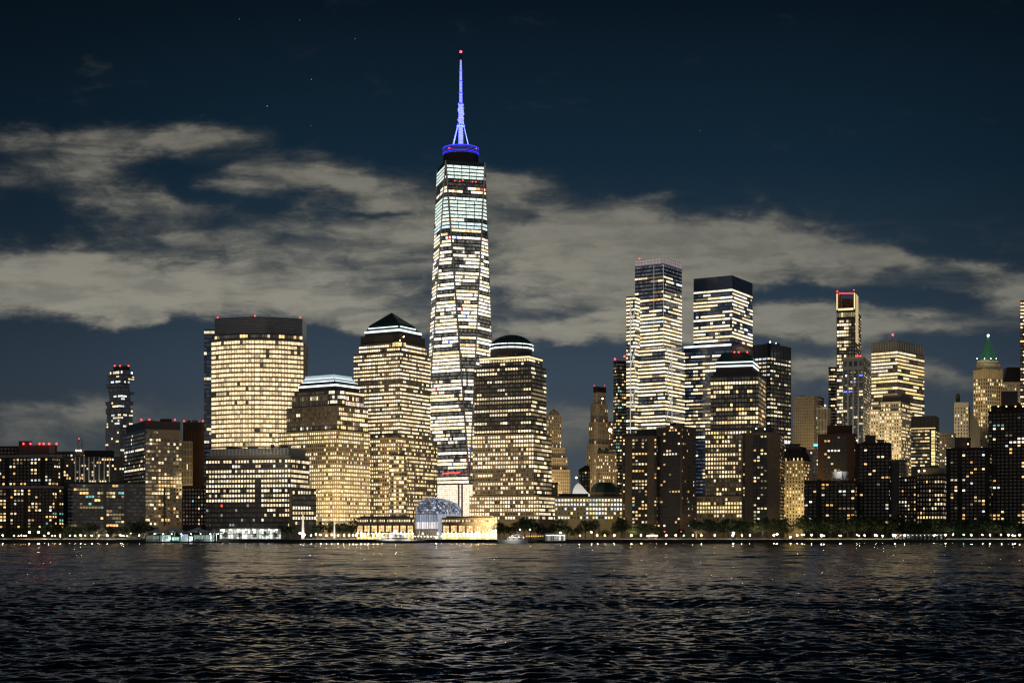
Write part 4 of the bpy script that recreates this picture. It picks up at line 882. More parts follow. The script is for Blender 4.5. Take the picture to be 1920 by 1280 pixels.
B = Building('apartment_tower', 'dark glass apartment tower with scattered amber windows left of the white braced tower', 1167, 1880, 'skyscraper')
P = corner(1150, 1158, 1200, 1880, 60); B.tier(P, GZ, Z(676, 1880), 'dark_glass'); B.two(P, Z(940, 1880), Z(680, 1880), fh=4.1, bw=3.0, wf=.75, hf=.5, p=.30, pal={'amber': .3, 'warm': .35, 'teal': .1, 'dim': .25}, run=.3)
B.beacon(1153, 673, 1880, 1.1); B.beacon(1171, 668, 1884, 1.1)
for k in range(7): m = MB(); x_ = X(1156+k*3, 1900); m.box(x_-.4, x_+.4, 1888, 1889, Z(676, 1880), Z(671, 1880)); B.part(m, 'parapet_fin', 'bright_steel')
B.done()
def braced_tower():
    Y = 1750; B = Building('glass_tower', 'tall bright glass tower with white diagonal bracing and a glass parapet', 1236, Y, 'skyscraper'); B.gain = 1.25; z = lambda py: Z(py, Y)
    T1 = corner(1190.5, 1244, 1278.5, Y, 33); T2 = corner(1186, 1247, 1284, Y-6, 33); S = corner(1174.5, 1190, 1215, Y+6, 33)
    B.tier(T1, GZ, z(494), 'dark_glass'); B.tier(T2, GZ, z(652), 'dark_glass'); B.tier(S, GZ, z(553), 'dark_glass')
    for k, (a, e) in enumerate(((T1[3], T1[0].lerp(T1[3], .08)), (T1[0].lerp(T1[1], .08), T1[1]))):
        for r in range(3):
            m = MB(); m.bar((a.x, a.y, z(493-r*5)), (e.x, e.y, z(493-r*5)), .25, 5); B.part(m, 'parapet_rail', 'white_paint')
        for j in range(9):
            p_ = a.lerp(e, j/8); m = MB(); m.bar((p_.x, p_.y, z(494)), (p_.x, p_.y, z(482)), .2, 5); B.part(m, 'parapet_post', 'white_paint')
        m = MB(); o_ = Vector((0, .6)); m.prism([a+o_, e+o_, e+o_*1.5, a+o_*1.5], z(494), z(483)); B.part(m, 'parapet_glass', 'parapet_glow')
    pal = {'warm': .52, 'white': .34, 'dim': .08, 'amber': .03, 'cool': .03}
    rw = lambda v: 0 if v < .075 else (.9 if .085 < v < .105 else (.45 if v < .25 else (.95 if .46 < v < .58 and v < 2 else .72)))
    n1 = round((z(494)-z(810))/4.35)
    rng = B.rng; rows = {}
    def rp(v):
        k = int(v*1000); 
        if v < .075: return .0
        if v < .105: return .85
        if v < .155: return .10
        if v < .33: return min(1, max(0, .45+rng.gauss(0, .35)))
        if v < .52: return min(1, max(.3, .95+rng.gauss(0, .15)))
        return min(1, max(.1, .86+rng.gauss(0, .26)))
    for key, (P, y0, y1) in {'a': (T1, 494, 655), 'b': (T2, 653, 812)}.items():
        n = round((z(y0)-z(y1))/4.35); L_ = [rp((y0-494+(y1-y0)*(k+.5)/n)/318) for k in range(n)]
        B.two(P, z(y1), z(y0), rows=n, rowp=L_, bw=2.4, wf=.93, hf=.50, pal=pal, run=.80, band=key, dark=(.036, .039, .044))
    n = round((z(553)-z(812))/4.35); B.two(S, z(812), z(554), rows=n, p=.8, bw=2.4, wf=.93, hf=.52, pal=pal, run=.6, band='s')
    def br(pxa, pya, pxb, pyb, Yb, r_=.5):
        m = MB(); m.bar((X(pxa, Yb), Yb, z(pya)), (X(pxb, Yb), Yb, z(pyb)), r_, 5); B.part(m, 'brace', 'steel_glow')
    yb = Y+3; br(1182, 566, 1182, 812, yb, .55)
    for y0 in (580, 655, 730): br(1182, y0, 1192, y0+40, yb); br(1192, y0+40-36, 1182, y0+40, yb) if False else br(1192, y0-6, 1182, y0+34, yb); 
    yb = Y-7; br(1260, 652, 1260, 800, yb, .55)
    for y0 in (672, 742): br(1260, y0, 1249, y0+45, yb); br(1249, y0-18, 1260, y0+20, yb)
    for px_ in (1244, 1226, 1208): br(px_, 496, px_, 652, Y-.5+ (1244-px_)*.40, .22)
    B.beacon(1195, 489, Y+24, .6); B.beacon(1199, 485, Y+24, .6)
    B.done()
lamp_mat('parapet_glow', (.55, .42, .47), .42); lamp_mat('steel_glow', (.85, .85, .80), .40)  # parapet glass and brace steel glow; light on them is put into emission
braced_tower()
def notched_tower():
    Y = 1800; B = Building('glass_tower', 'blue glass tower with a dark blank top and a white light line at its notch', 1350, Y, 'skyscraper'); B.gain = 1.35; z = lambda py: Z(py, Y)
    T1 = corner(1300.5, 1373, 1411, Y, 30); T2 = corner(1282.5, 1371, 1413.5, Y-5, 26)
    B.tier(T1, z(643), z(516), 'blue_glass'); B.tier(T2, GZ, z(643), 'blue_glass')
    a, e = T2[3], T2[0]; m = MB(); d = (e-a).normalized(); o_ = Vector((d.y, -d.x))*.5; m.prism([a+o_, e+o_, e, a], z(648.5), z(645.5)); B.part(m, 'light_line', 'strip_white')
    pal = {'warm': .4, 'white': .55, 'dim': .05}; rng = B.rng
    n = round((z(540)-z(640))/4.3); L_ = [.97]+[min(1, max(.25, .77+rng.gauss(0, .2))) for _ in range(n-1)]
    B.two(T1, z(640), z(540), rows=n, rowp=L_, bw=3.2, wf=.97, hf=.52, pal=pal, run=.74, band='a', kr=dict(wf=.9), dark=(.014, .02, .032))
    n = round((z(656)-z(925))/4.4); L_ = [.05, .5]+[min(1, max(.1, .66+rng.gauss(0, .25))) for _ in range(n)]; L_[22:] = [.3]*40
    B.two(T2, z(925), z(656), rows=n, rowp=L_, bw=3.0, wf=.9, hf=.45, pal={'warm': .45, 'white': .25, 'dim': .3}, run=.6, band='b', dark=(.016, .022, .034)); B.done()
notched_tower()
B = Building('steel_tower', 'black gridded steel office tower with bluish lights near its top left', 1450, 1900, 'skyscraper')
P = corner(1400, 1444, 1482.5, 1900, 40); B.tier(P, GZ, Z(644, 1900), 'dark_glass'); rng = B.rng
n = round((Z(668, 1900)-Z(835, 1900))/5.2); L_ = [.85, .7, .45, .6, .5]+[.40]*60; L_[14] = .95; L_[22] = .9
B.two(P, Z(835, 1900), Z(668, 1900), rows=n, rowp=L_, bw=4.3, wf=.8, hf=.42, pal={'warm': .45, 'white': .2, 'dim': .35}, run=.55, kl=dict(pal={'cool': .35, 'white': .3, 'warm': .35}), band='s')
for k in range(7):
    for a, e in ((P[3], P[0]), (P[0], P[1])):
        p_ = a.lerp(e, k/6); m = MB(); m.box(p_.x-.5, p_.x+.5, p_.y-.7, p_.y+.1, Z(990, 1900), Z(645, 1900)); B.part(m, 'column', 'granite_black')
B.clutter(P, Z(644, 1900), 6, 3, 2); B.beacon(1444, 641, 1904, .9, 'roof_white', 'roof_lamp'); B.beacon(1455, 643, 1910, .6, 'roof_white', 'roof_lamp'); B.tier(flat(1452, 1462, 1915, 8), Z(644, 1900), Z(640, 1900), 'black_metal', 'roof_plant')
m = MB(); m.quad((*P[0].lerp(P[1], .1)+Vector((.3, -.5)), Z(829, 1900)), (*P[0].lerp(P[1], .95)+Vector((.3, -.5)), Z(829, 1900)), (*P[0].lerp(P[1], .95)+Vector((.3, -.5)), Z(825, 1900)), (*P[0].lerp(P[1], .1)+Vector((.3, -.5)), Z(825, 1900)), glow=(.75, .85, 1)); B.part(m, 'lit_storey', 'lit_glass'); B.done()

# riverside apartment pair
def slabs(label, px, Y, tiers, m='brown_concrete', name='apartment_tower', seed=None, **kw):
    """tiers: (xl, xc, xr, ytop, [ (u0, u1) window zones of the left face ], p)"""
    B = Building(name, label, px, Y, seed=seed)
    for k, (xl, xc, xr, yt, zones, p, mm) in enumerate(tiers):
        P = corner(xl, xc, xr, Y+k*2.0, kw.get('th', 20)); B.tier(P, GZ, Z(yt, Y), mm or m); B.tier(inset(P, -.25), Z(yt, Y)-.8, Z(yt, Y)+.5, mm or m, 'parapet')
        for u0, u1 in zones:
            a, e = P[3].lerp(P[0], u0), P[3].lerp(P[0], u1); o_ = Vector((0, -.08))
            if kw.get('recess', True):
                mb = MB(); mb.prism([a+o_, e+o_, e, a], GZ+2, Z(yt, Y)-1.5); B.part(mb, 'window_bay', 'granite_black')
            B.wall(a+o_, e+o_, Z(988, Y), Z(yt, Y)-1.5, 2.95, kw.get('bw', 2.9), wf=.62, hf=.52, p=p, pal=kw.get('pal', RESID), run=.3, gaps=kw.get('gaps', 0), dark=(.003, .003, .003))
        B.clutter(P, Z(yt, Y)+.4, 3, 3.5, 1)
        B.wall(P[0], P[1], Z(988, Y), Z(yt, Y)-1.5, 2.95, 2.6, wf=.35, hf=.5, p=kw.get('pr', p*.5), pal=RESID, run=.1, dark=(.003, .003, .003))
    return B
B = slabs('brown apartment slab with blank side walls, left of the twin slabs by the river', 1200, 1296, [(1166, 1231, 1240, 818, [(.03, .09), (.29, .74), (.93, 1)], .42, None)], th=10)
B.tier(flat(1193, 1231, 1304, 14), Z(818, 1296), Z(806, 1304), 'granite_black', 'roof_plant'); B.flood(1190, 1230, 4, 1195, 1296, 50, 9000, (1, .78, .46), 100); B.done()
B = slabs('dark apartment slab with ribbed right side, right half of the twin slabs by the river', 1262, 1285, [(1231, 1277, 1305, 799, [(.03, .97)], .20, 'granite_dark')], th=38)
P = corner(1231, 1277, 1305, 1285, 38)
for k in range(12):
    p_ = P[0].lerp(P[1], (k+.5)/12); m = MB(); m.box(p_.x-.3, p_.x+.3, p_.y-.5, p_.y+.2, GZ, Z(801, 1285)); B.part(m, 'rib', 'brown_concrete')
B.tier(flat(1256, 1284, 1300, 12), Z(799, 1285), Z(793, 1300), 'granite_black', 'roof_plant'); B.beacon(1259, 801, 1290, .6, 'roof_warm', 'roof_lamp')
B.flood(1310, 1240, 4, 1292, 1290, 45, 9000, (1, .68, .5), 100); B.done()
B = slabs('brown apartment slab with two blank walls in front of the cut off green roofed tower', 1430, 1290, [(1391, 1462, 1471, 811, [(.03, .08), (.30, .67)], .36, None)], th=12)
B.tier(flat(1408, 1450, 1300, 12), Z(811, 1290), Z(801, 1300), 'granite_black', 'roof_plant'); B.beacon(1418, 803, 1291, .55, 'roof_white', 'roof_lamp'); B.beacon(1434, 804, 1291, .5, 'roof_white', 'roof_lamp')
B.flood(1420, 1230, 4, 1430, 1290, 48, 7000, (1, .78, .46), 100); B.done()

B = Building('office_block', 'low granite office block with rows of bluish and amber windows behind the trees', 1102, 1335)
for xl, xr, yt, seed in ((1040, 1104, 931, 1), (1104.5, 1167, 931, 2)):
    P = flat(xl, xr, 1335+seed, 28); B.tier(P, GZ, Z(yt, 1335), 'granite'); B.tier(inset(P, -.3), Z(yt+1.5, 1335), Z(yt-1, 1335), 'granite_black', 'cornice')
    B.wall(P[0], P[1], Z(974, 1335), Z(yt+2, 1335), rows=5, cols=11, wf=.6, hf=.52, rowp=[.97, .85, .5 if seed == 1 else .97, .3 if seed == 1 else .55, .6], pal={'cool': .5, 'white': .3, 'yellow': .2} , run=.2)
B.tier(flat(1047, 1103, 1345, 14), Z(931, 1335), Z(925, 1345), 'black_metal', 'roof_plant'); B.flood(1100, 1270, 4, 1100, 1335, 25, 20000, (1, .85, .42), 120); B.done()
B = Building('domed_building', 'dark green cut off dome roof rising behind the low office block', 1135, 1420)
m = MB(); r_ = 27/F*1420; c = (X(1135, 1420), 1420+r_); m.lathe(c, [(r_, GZ), (r_, Z(922, 1420)), (r_*.9, Z(912, 1420)), (r_*.55, Z(903, 1420))], 8); B.part(m, 'roof', 'dark_copper')
m = MB(); m.lathe(c, [(r_*1.03, Z(926, 1420)), (r_*1.03, Z(922, 1420))], 8); B.part(m, 'cornice', 'granite_dark'); B.done()
B = Building('white_shell', 'white lit pointed shell roof peeking above the low office block', 1085, 1600, 'shell roof')
m = MB(); n = 10
prof = [(1073, 925), (1075, 916), (1079, 909), (1084, 905), (1089, 908), (1095, 915), (1101, 922), (1106, 926)]
v0 = [(X(px_, 1600), 1600, Z(py_, 1600)) for px_, py_ in prof]; v1 = [(v[0]*1.0+(X(1088, 1600)-v[0])*.3, 1625, GZ+(v[2]-GZ)*.9) for v in v0]; vb = [(v[0], 1600, GZ) for v in v0]
for k in range(len(v0)-1): m.quad(v0[k], v0[k+1], v1[k+1], v1[k]); m.quad(vb[k], vb[k+1], v0[k+1], v0[k])
B.part(m, 'shell', 'white_paint'); B.flood(1088, 1560, 30, 1087, 1600, Z(915, 1600), 30000, (1, .95, .86), 60); B.done()
lamp_mat('roof_orange', (1, .52, .16), 8)
B = Building('mansard_building', 'golden floodlit beige apartment house with a steep black mansard roof', 1497, 1350)
P = corner(1463, 1507, 1522, 1350, 24); B.tier(P, GZ, Z(864, 1350), 'limestone'); B.tier(inset(P, -.4), Z(866, 1350), Z(863, 1350), 'pale_stone', 'cornice')
Q = inset(P, 4.5); B.tier(inset(P, .6), Z(864, 1350), Z(846, 1350), 'roof_slate', 'mansard', Q); B.tier(inset(Q, 2), Z(846, 1350), Z(836, 1350), 'roof_slate', 'roof_plant')
for k in range(6):
    p_ = P[3].lerp(P[0], (k+.5)/6); m = MB(); m.box(p_.x-.9, p_.x+.9, p_.y+.3, p_.y+2.6, Z(864, 1350), Z(856, 1350)); d_ = B.part(m, 'dormer', 'roof_slate')
    m = MB(); m.quad((p_.x-.5, p_.y+.22, Z(863, 1350)), (p_.x+.5, p_.y+.22, Z(863, 1350)), (p_.x+.5, p_.y+.22, Z(858, 1350)), (p_.x-.5, p_.y+.22, Z(858, 1350)), glow=B.rng.choice([(.03, .02, .01), PAL['amber'], PAL['warm']])); B.part(m, 'dormer_window', 'lit_glass', parent=d_)
B.two(P, Z(988, 1350), Z(868, 1350), fh=3.05, bw=2.5, wf=.42, hf=.55, p=.30, pal={'amber': .45, 'warm': .45, 'white': .1}, dark=(.02, .016, .010), run=.1)
for y_ in (907, 945): B.tier(inset(P, -.3), Z(y_+.8, 1350), Z(y_-.8, 1350), 'pale_stone', 'string_course')
B.flood(1480, 1318, 22, 1490, 1350, 34, 16000, (1, .78, .36), 120); B.flood(1520, 1325, 22, 1515, 1352, 40, 12000, (1, .78, .36), 110); B.done()

B = stepped('slab_tower', 'plain beige slab tower without windows behind the mansard roofed house', 1518, 2000, [(1487, 1533, 1545, 742, 990)], 'limestone', 'building', 22, 4, 3, RESID, 0.0, .3, .4, 45000); B.clutter(corner(1487, 1533, 1545, 2000, 22), Z(742, 2000), 3, 3, 1); B.done()
B = Building('office_tower', 'short pale ribbed tower with a rooftop lamp beside the plain beige slab', 1544, 1980)
P = corner(1530, 1552, 1558, 1980, 20); B.tier(P, GZ, Z(763, 1980), 'pale_stone'); B.wall(P[3], P[0], Z(850, 1980), Z(766, 1980), 16, 1.9, wf=.45, hf=.9, p=.02, pal=GOLD, dark=(.012, .01, .008))
B.wall(P[3].lerp(P[0], .0), P[3].lerp(P[0], .25), Z(850, 1980), Z(780, 1980), 4, 2.5, wf=.6, hf=.5, p=.4, pal=GOLD); B.beacon(1547, 760, 1980, 1.0, 'roof_white', 'roof_lamp')
B.flood(1545, 1900, 60, 1545, 1980, 150, 70000, (1, .82, .5), 70); B.done()
B = Building('lit_sign_building', 'low pale block with a glowing blue sign right of the mansard roofed house', 1532, 1460)
P = flat(1512, 1560, 1460, 20); B.tier(P, GZ, Z(842, 1460), 'concrete'); m = MB(); m.box(X(1526, 1459), X(1535, 1459), 1458.9, 1459.8, Z(836, 1459), Z(832, 1459)); B.part(m, 'blue_sign', 'sign_blue')
m = MB(); x_ = X(1530, 1460); m.box(x_-.5, x_+.5, 1459.9, 1461, Z(842, 1460), Z(836, 1460)); B.part(m, 'sign_post', 'grey_metal'); B.wall(P[0], P[1], Z(930, 1460), Z(845, 1460), 3.5, 3, wf=.5, hf=.5, p=.16, pal={'cool': .4, 'warm': .6}); B.done()

def horned_tower():
    Y = 2000; B = Building('slim_tower', 'slim tower crowned by two gold lit horns around an open cup', 1590, Y, 'skyscraper'); z = lambda py: Z(py, Y)
    P = corner(1568.5, 1603, 1614.5, Y, 18); B.tier(P, GZ, z(580), 'granite_black')
    a, c = P[3], P[0]; d = (c-a)
    B.wall(a.lerp(c, .04), a.lerp(c, .62), z(800), z(598), 4.4, 3.2, wf=.85, hf=.6, p=.62, pal={'warm': .7, 'white': .2, 'dim': .1}, run=.5, nothing=0) if False else B.wall(a.lerp(c, .02), a.lerp(c, .66), z(800), z(598), 4.6, 3.2, wf=.85, hf=.62, p=.58, pal={'warm': .75, 'white': .2, 'dim': .05}, run=.5)
    B.wall(a.lerp(c, .66), a.lerp(c, .98), z(800), z(598), 4.6, 3.2, wf=.7, hf=.6, p=.22, pal={'warm': .7, 'dim': .3}, run=.3)
    B.wall(a, c, z(594), z(584), rows=1, cols=8, wf=.8, hf=.8, p=.9, pal={'dim': .8, 'warm': .2})
    B.wall(c, P[1], z(800), z(584), 4.6, 3, wf=.6, hf=.5, p=.22, pal=GOLD)
    n_ = Vector((d.y, -d.x)).normalized()*.4
    w = .09
    for t0, t1, top in ((0, w, 545), (1-w, 1, 544)):
        m = MB(); u, v = a.lerp(c, t0), a.lerp(c, t1); bk = (P[1]-P[0])*.5; m.prism([u, v, v+bk, u+bk], z(580), z(top)); B.part(m, 'horn', 'limestone')
    m = MB(); bk = (P[1]-P[0])*.55; u, v = a.lerp(c, w), a.lerp(c, 1-w); m.prism([u+bk, v+bk, v+bk*1.1, u+bk*1.1], z(580), z(551)); B.part(m, 'cup_wall', 'granite_dark')
    m = MB(); m.prism([u+bk*.9, v+bk*.9, v+bk, u+bk], z(579), z(572)); B.part(m, 'cup_plant', 'grey_metal')
    for s_, t0, t1 in ((0, .005, .05), (1, .955, .995)):
        m = MB(); u, v = a.lerp(c, t0), a.lerp(c, t1); m.prism([u+n_, v+n_, v, u], z(579), z(549)); B.part(m, 'horn_light', 'strip_gold')
    m = MB(); u, v = P[0].lerp(P[1], .1), P[0].lerp(P[1], .5); o_ = Vector((.4, -.2)); m.prism([u+o_, v+o_, v, u], z(640), z(549)); B.part(m, 'horn_light', 'strip_dimgold')
    m = MB(); u, v = a.lerp(c, w), a.lerp(c, 1-w); m.prism([u+n_, v+n_, v, u], z(580.5), z(577)); B.part(m, 'cup_light', 'strip_gold')
    for px_, py_ in ((1570, 546), (1601, 544)): B.beacon(px_, py_, Y+3, .9)
    m = MB(); m.bar((X(1571, Y+14), Y+14, z(546.5)), (X(1600, Y+14), Y+14, z(546.5)), .3, 5); B.part(m, 'warning_line', 'beacon_red'); B.done()
lamp_mat('strip_dimgold', (1, .74, .34), .55)
horned_tower()
B = Building('dark_tower', 'narrow black glass tower left of the slim horned tower', 1562, 2060, 'skyscraper')
P = flat(1553.5, 1578, 2060, 30); B.tier(P, GZ, Z(688, 2060), 'black_metal'); B.wall(P[0], P[1], Z(800, 2060), Z(690, 2060), 4.4, 2.8, wf=.85, hf=.5, p=.2, pal={'warm': .6, 'amber': .4}, run=.3, rowp=lambda v: .9 if abs(v-.13) < .03 else .18); B.done()
B = Building('grey_tower', 'pale grey piered tower with square openings at its crown and red roof lights', 1605, 1760, 'skyscraper')
P = corner(1580, 1619, 1632.5, 1760, 20); B.tier(P, GZ, Z(669, 1760), 'concrete'); B.tier(inset(P, -.4), Z(671, 1760), Z(668, 1760), 'pale_stone', 'cornice')
B.two(P, Z(686, 1760), Z(676, 1760), rows=1, cols=4, wf=.62, hf=.9, p=0, dark=(.008, .008, .008))
a, c = P[3], P[0]
for k in range(4):
    u, v = a.lerp(c, (k+.13)/4), a.lerp(c, (k+.87)/4); o_ = Vector((0, -.1)); m = MB(); m.prism([u+o_, v+o_, v, u], Z(850, 1760), Z(693, 1760)); B.part(m, 'glass_bay', 'dark_glass')
    B.wall(u+o_, v+o_, Z(845, 1760), Z(694, 1760), 3.7, 2.2, wf=.85, hf=.6, p=.22, pal={'yellow': .2, 'warm': .4, 'blue': .06, 'cool': .1, 'dim': .24}, run=.3)
B.wall(P[0], P[1], Z(845, 1760), Z(694, 1760), 3.7, 3.0, wf=.5, hf=.55, p=.16, pal=GOLD)
B.clutter(P, Z(669, 1760), 3, 3, 1)
for px_ in (1605, 1608, 1613): B.beacon(px_, 667, 1764, .8)
B.flood(1610, 1690, 60, 1605, 1760, 140, 120000, (1, .88, .66), 80); B.done()
B = Building('banded_tower', 'wide tower of strongly lit floor bands under a tall dark ribbed parapet', 1684, 2000, 'skyscraper')
P = corner(1634, 1683, 1733, 2000, 40); z = lambda py: Z(py, 2000); B.tier(P, GZ, z(638), 'granite_dark'); B.clutter(P, z(638), 5, 3, 2)
for a, e in ((P[3], P[0]), (P[0], P[1])):
    n = 16
    for k in range(n):
        p_ = a.lerp(e, (k+.5)/n); m = MB(); m.box(p_.x-.3, p_.x+.3, p_.y-.5, p_.y+.1, z(655), z(639)); B.part(m, 'parapet_rib', 'bright_steel')
rng = B.rng; n = round((z(657)-z(810))/4.6); L_ = [min(1, max(.25, .72+rng.gauss(0, .25))) for _ in range(n)]; L_[0] = .95
B.two(P, z(810), z(657), rows=n, rowp=L_, bw=3.4, wf=.93, hf=.55, pal={'warm': .62, 'yellow': .15, 'amber': .08, 'white': .12, 'dim': .1}, run=.8, band='b')
m = MB(); x_ = X(1674, 2010); m.bar((x_, 2014, z(640)), (x_, 2014, z(629)), .5, 6); B.part(m, 'mast', 'grey_metal'); B.beacon(1674, 627.5, 2014, 1.4); B.flood(1684, 1930, 120, 1684, 2000, 250, 60000, (1, .85, .6), 60); B.done()
B = stepped('masonry_tower', 'pale golden masonry tower with tall top storey windows below the wide banded tower', 1684, 1800,
  [(1649, 1690, 1713, 770, 990), (1651, 1689, 1710, 752, 770)], 'pale_stone', 'building', 30, 4.1, 2.9, {'warm': .6, 'yellow': .3, 'white': .1}, .55, .5, .55, 200000)
B.tier(corner(1655, 1690, 1707, 1812, 30), Z(752, 1800), Z(737, 1800), 'granite_dark', 'attic'); B.done()
B = stepped('masonry_building', 'lower golden masonry wing with lit top windows left of the pale golden tower', 1643, 1815,
  [(1628, None, 1656, 768, 990), (1628, None, 1653, 758, 768)], 'pale_stone', 'building', None, 4.1, 2.9, {'warm': .7, 'white': .3}, .4, .5, .55, 90000); B.done()
B = Building('office_building', 'small tower with a comb lit crown and a bright yellow column of windows', 1735, 1700)
P = corner(1708, 1754, 1761, 1700, 18); z = lambda py: Z(py, 1700); B.tier(P, GZ, z(779), 'granite_dark')
for k in range(18):
    p_ = P[3].lerp(P[0], (k+.5)/18); m = MB(); m.box(p_.x-.22, p_.x+.22, p_.y-.4, p_.y, z(801), z(780)); B.part(m, 'crown_rib', 'limestone')
m = MB(); a, e = P[3], P[0]; o_ = Vector((0, -.5)); m.prism([a+o_, e+o_, e, a], z(802.5), z(801.5)); B.part(m, 'crown_light', 'strip_gold')
B.wall(a, a.lerp(e, .76), z(875), z(804), 3.9, 2.6, wf=.9, hf=.45, p=.6, rowp=[.85, .15, .2, .9, .25, .9, .3, .4, .8, .5, .3], pal={'warm': .5, 'amber': .2, 'dim': .3}, run=.2)
B.wall(a.lerp(e, .82), e, z(872), z(806), 3.9, 4, wf=.85, hf=.8, p=1, pal={'yellow': 1}); B.wall(P[0], P[1], z(872), z(806), 3.9, 2.5, wf=.6, hf=.5, p=.3, pal=GOLD); B.done()

B = slabs('brown brick apartment tower with orange brown side walls right of the mansard roofed house', 1569, 1340, [(1533, 1602, 1607, 813, [(.17, .8)], .16, 'brick')], th=12, pal={**RESID, 'amber': .6})
B.tier(flat(1551, 1598, 1350, 14), Z(813, 1340), Z(797, 1350), 'brick', 'roof_plant'); B.flood(1536, 1300, 60, 1565, 1350, 92, 2500, (1, .62, .3), 100); B.done()
B = slabs('near black apartment tower with few windows at the right behind the shoreline trees', 1645, 1275, [(1603, 1667, 1672, 830, [(0, 1)], .10, 'black_brick')], m='black_brick', th=10, recess=False, bw=3.4, gaps=.2)
B.tier(flat(1622, 1642, 1284, 12), Z(830, 1275), Z(815, 1284), 'granite_black', 'roof_plant'); B.tier(flat(1668, 1686, 1290, 20), GZ, Z(866, 1290), 'granite_black'); B.beacon(1607, 825, 1277, .5, 'roof_warm', 'roof_lamp'); B.done()
B = slabs('low near black apartment block with a white lit bowl on its roof', 1555, 1262, [(1508, 1603, 1607, 901, [(0, 1)], .13, 'black_brick')], m='black_brick', th=8, recess=False, bw=3.6, gaps=.2)
m = MB(); cx_, cy_ = X(1575, 1275), 1275
m.lathe((cx_, cy_), [(5.0, Z(899, 1275)), (6.6, Z(890, 1275)), (7.2, Z(884, 1275)), (6.8, Z(884, 1275)), (4.6, Z(897, 1275))], 20); B.part(m, 'roof_bowl', 'white_paint')
m = MB(); m.bar((X(1579, 1268), 1268, Z(897, 1268)), (X(1581, 1268), 1268, Z(878, 1268)), .5, 6, .1); B.part(m, 'roof_spike', 'black_metal')
B.flood(1572, 1258, Z(888, 1262), 1575, 1275, Z(890, 1275), 1500, (1, .97, .95), 80); B.done()
B = Building('brick_building', 'brown brick office block with a bright lamp lit roof deck near the right end', 1748, 1350)
P = corner(1684, 1718, 1724, 1356, 14); B.tier(P, GZ, Z(893, 1356), 'brick_dark'); B.wall(P[3], P[0], Z(985, 1356), Z(896, 1356), 3.4, 2.6, wf=.45, hf=.5, p=.22, pal={'cool': .3, 'warm': .4, 'amber': .3})
P = corner(1719, 1768, 1777, 1350, 14); B.tier(P, GZ, Z(886, 1350), 'brick_dark'); B.tier(inset(P, -.3), Z(888, 1350), Z(885, 1350), 'granite', 'cornice'); B.tier(inset(P, 5), Z(886, 1350), Z(876, 1350), 'limestone', 'penthouse')
B.two(P, Z(982, 1350), Z(890, 1350), rows=11, bw=2.5, wf=.5, hf=.52, rowp=[.12, .2, .25, .3, .35, .3, .55, .3, .25, .95, .1], pal={'warm': .5, 'amber': .2, 'cool': .2, 'red': .04, 'dim': .1}, run=.2)
B.beacon(1723, 882.5, 1352, .8, 'roof_warm', 'roof_lamp'); B.beacon(1733, 882, 1352, .8, 'roof_warm', 'roof_lamp'); B.done()
B = slabs('black brick apartment tower with scattered windows right of the lamp lit roof deck', 1815, 1268, [(1774, 1855, 1863, 839, [(0, 1)], .18, 'black_brick')], m='black_brick', th=10, recess=False, bw=3.3, gaps=.18)
B.tier(flat(1790, 1820, 1280, 14), Z(839, 1268), Z(820, 1280), 'granite_black', 'roof_plant'); B.beacon(1815, 832, 1274, .6, 'roof_orange', 'roof_lamp'); B.done()
B = slabs('tall near black apartment tower with an orange lamp row at the right edge', 1890, 1262, [(1853, 1985, 1990, 767, [(0, 1)], .15, 'black_brick'), (1858, 1980, 1985, 757, [], .1, 'black_brick')], m='granite_black', th=8, recess=False, bw=3.3, gaps=.18)
B.tier(flat(1877, 1908, 1275, 16), Z(757, 1262), Z(733, 1275), 'granite_black', 'roof_plant')
for px_ in (1872, 1887, 1904, 1918): B.beacon(px_, 761.5, 1262, .5, 'roof_orange', 'roof_lamp')
B.done()
def green_pyramid():
    Y = 2000; B = Building('skyscraper', 'old stone skyscraper with a green floodlit pyramid roof and white lantern', 1852, Y, 'skyscraper', nind=80); z = lambda py: Z(py, Y)
    T1 = corner(1825, 1843, 1880, Y, 62); B.tier(T1, GZ, z(692), 'limestone'); T2 = corner(1830, 1846, 1876, Y+4, 62); B.tier(T2, z(692), z(680), 'limestone'); T3 = corner(1832, 1846, 1872, Y+6, 62); B.tier(T3, z(680), z(673), 'limestone')
    B.two(T1, z(850), z(708), fh=5.0, bw=3.9, wf=.5, hf=.62, p=.25, pal={'yellow': .4, 'warm': .5, 'amber': .1}, dark=(.012, .010, .007), run=.1)
    n = 12
    for a, e in ((T1[0], T1[1]),):
        for k in range(n):
            p_ = a.lerp(e, (k+.5)/n); m = MB(); m.box(p_.x-.6, p_.x+.6, p_.y-.8, p_.y+.2, z(706), z(690)); B.part(m, 'crown_pier', 'limestone')
    c = sum(T3, Vector((0, 0)))/4; R0 = inset(T3, .5); k_ = .14; R1 = [c+(p-c)*k_ for p in R0]
    B.tier(R0, z(673), z(633), 'green_copper', 'pyramid_roof', R1); B.tier([c+(p-c)*.17 for p in R0], z(633), z(629), 'green_copper', 'lantern')
    m = MB(); m.ball((c.x, c.y-2, z(626)), 1.5, 10, 6); B.part(m, 'lantern_light', 'roof_white'); m = MB(); m.bar((c.x, c.y, z(629)), (c.x, c.y, z(612)), .35, 6, .1); B.part(m, 'finial', 'green_copper')
    cp = sum(R0, Vector((0, 0)))/4
    for px_ in (1832, 1846, 1858, 1868): B.beacon(px_, 672, Y+4, .45, 'roof_white', 'eave_lamp')
    B.flood(1848, 1925, z(700), 1850, Y+15, z(650), 62000, (.75, 1, .8), 35); B.flood(1852, 1920, 130, 1852, Y, z(720), 130000, (1, .78, .42), 70); B.done()
green_pyramid()
B = Building('gabled_building', 'pale gabled stone building with a round dark chimney tank left of the green pyramid tower', 1804, 1860, nind=60)
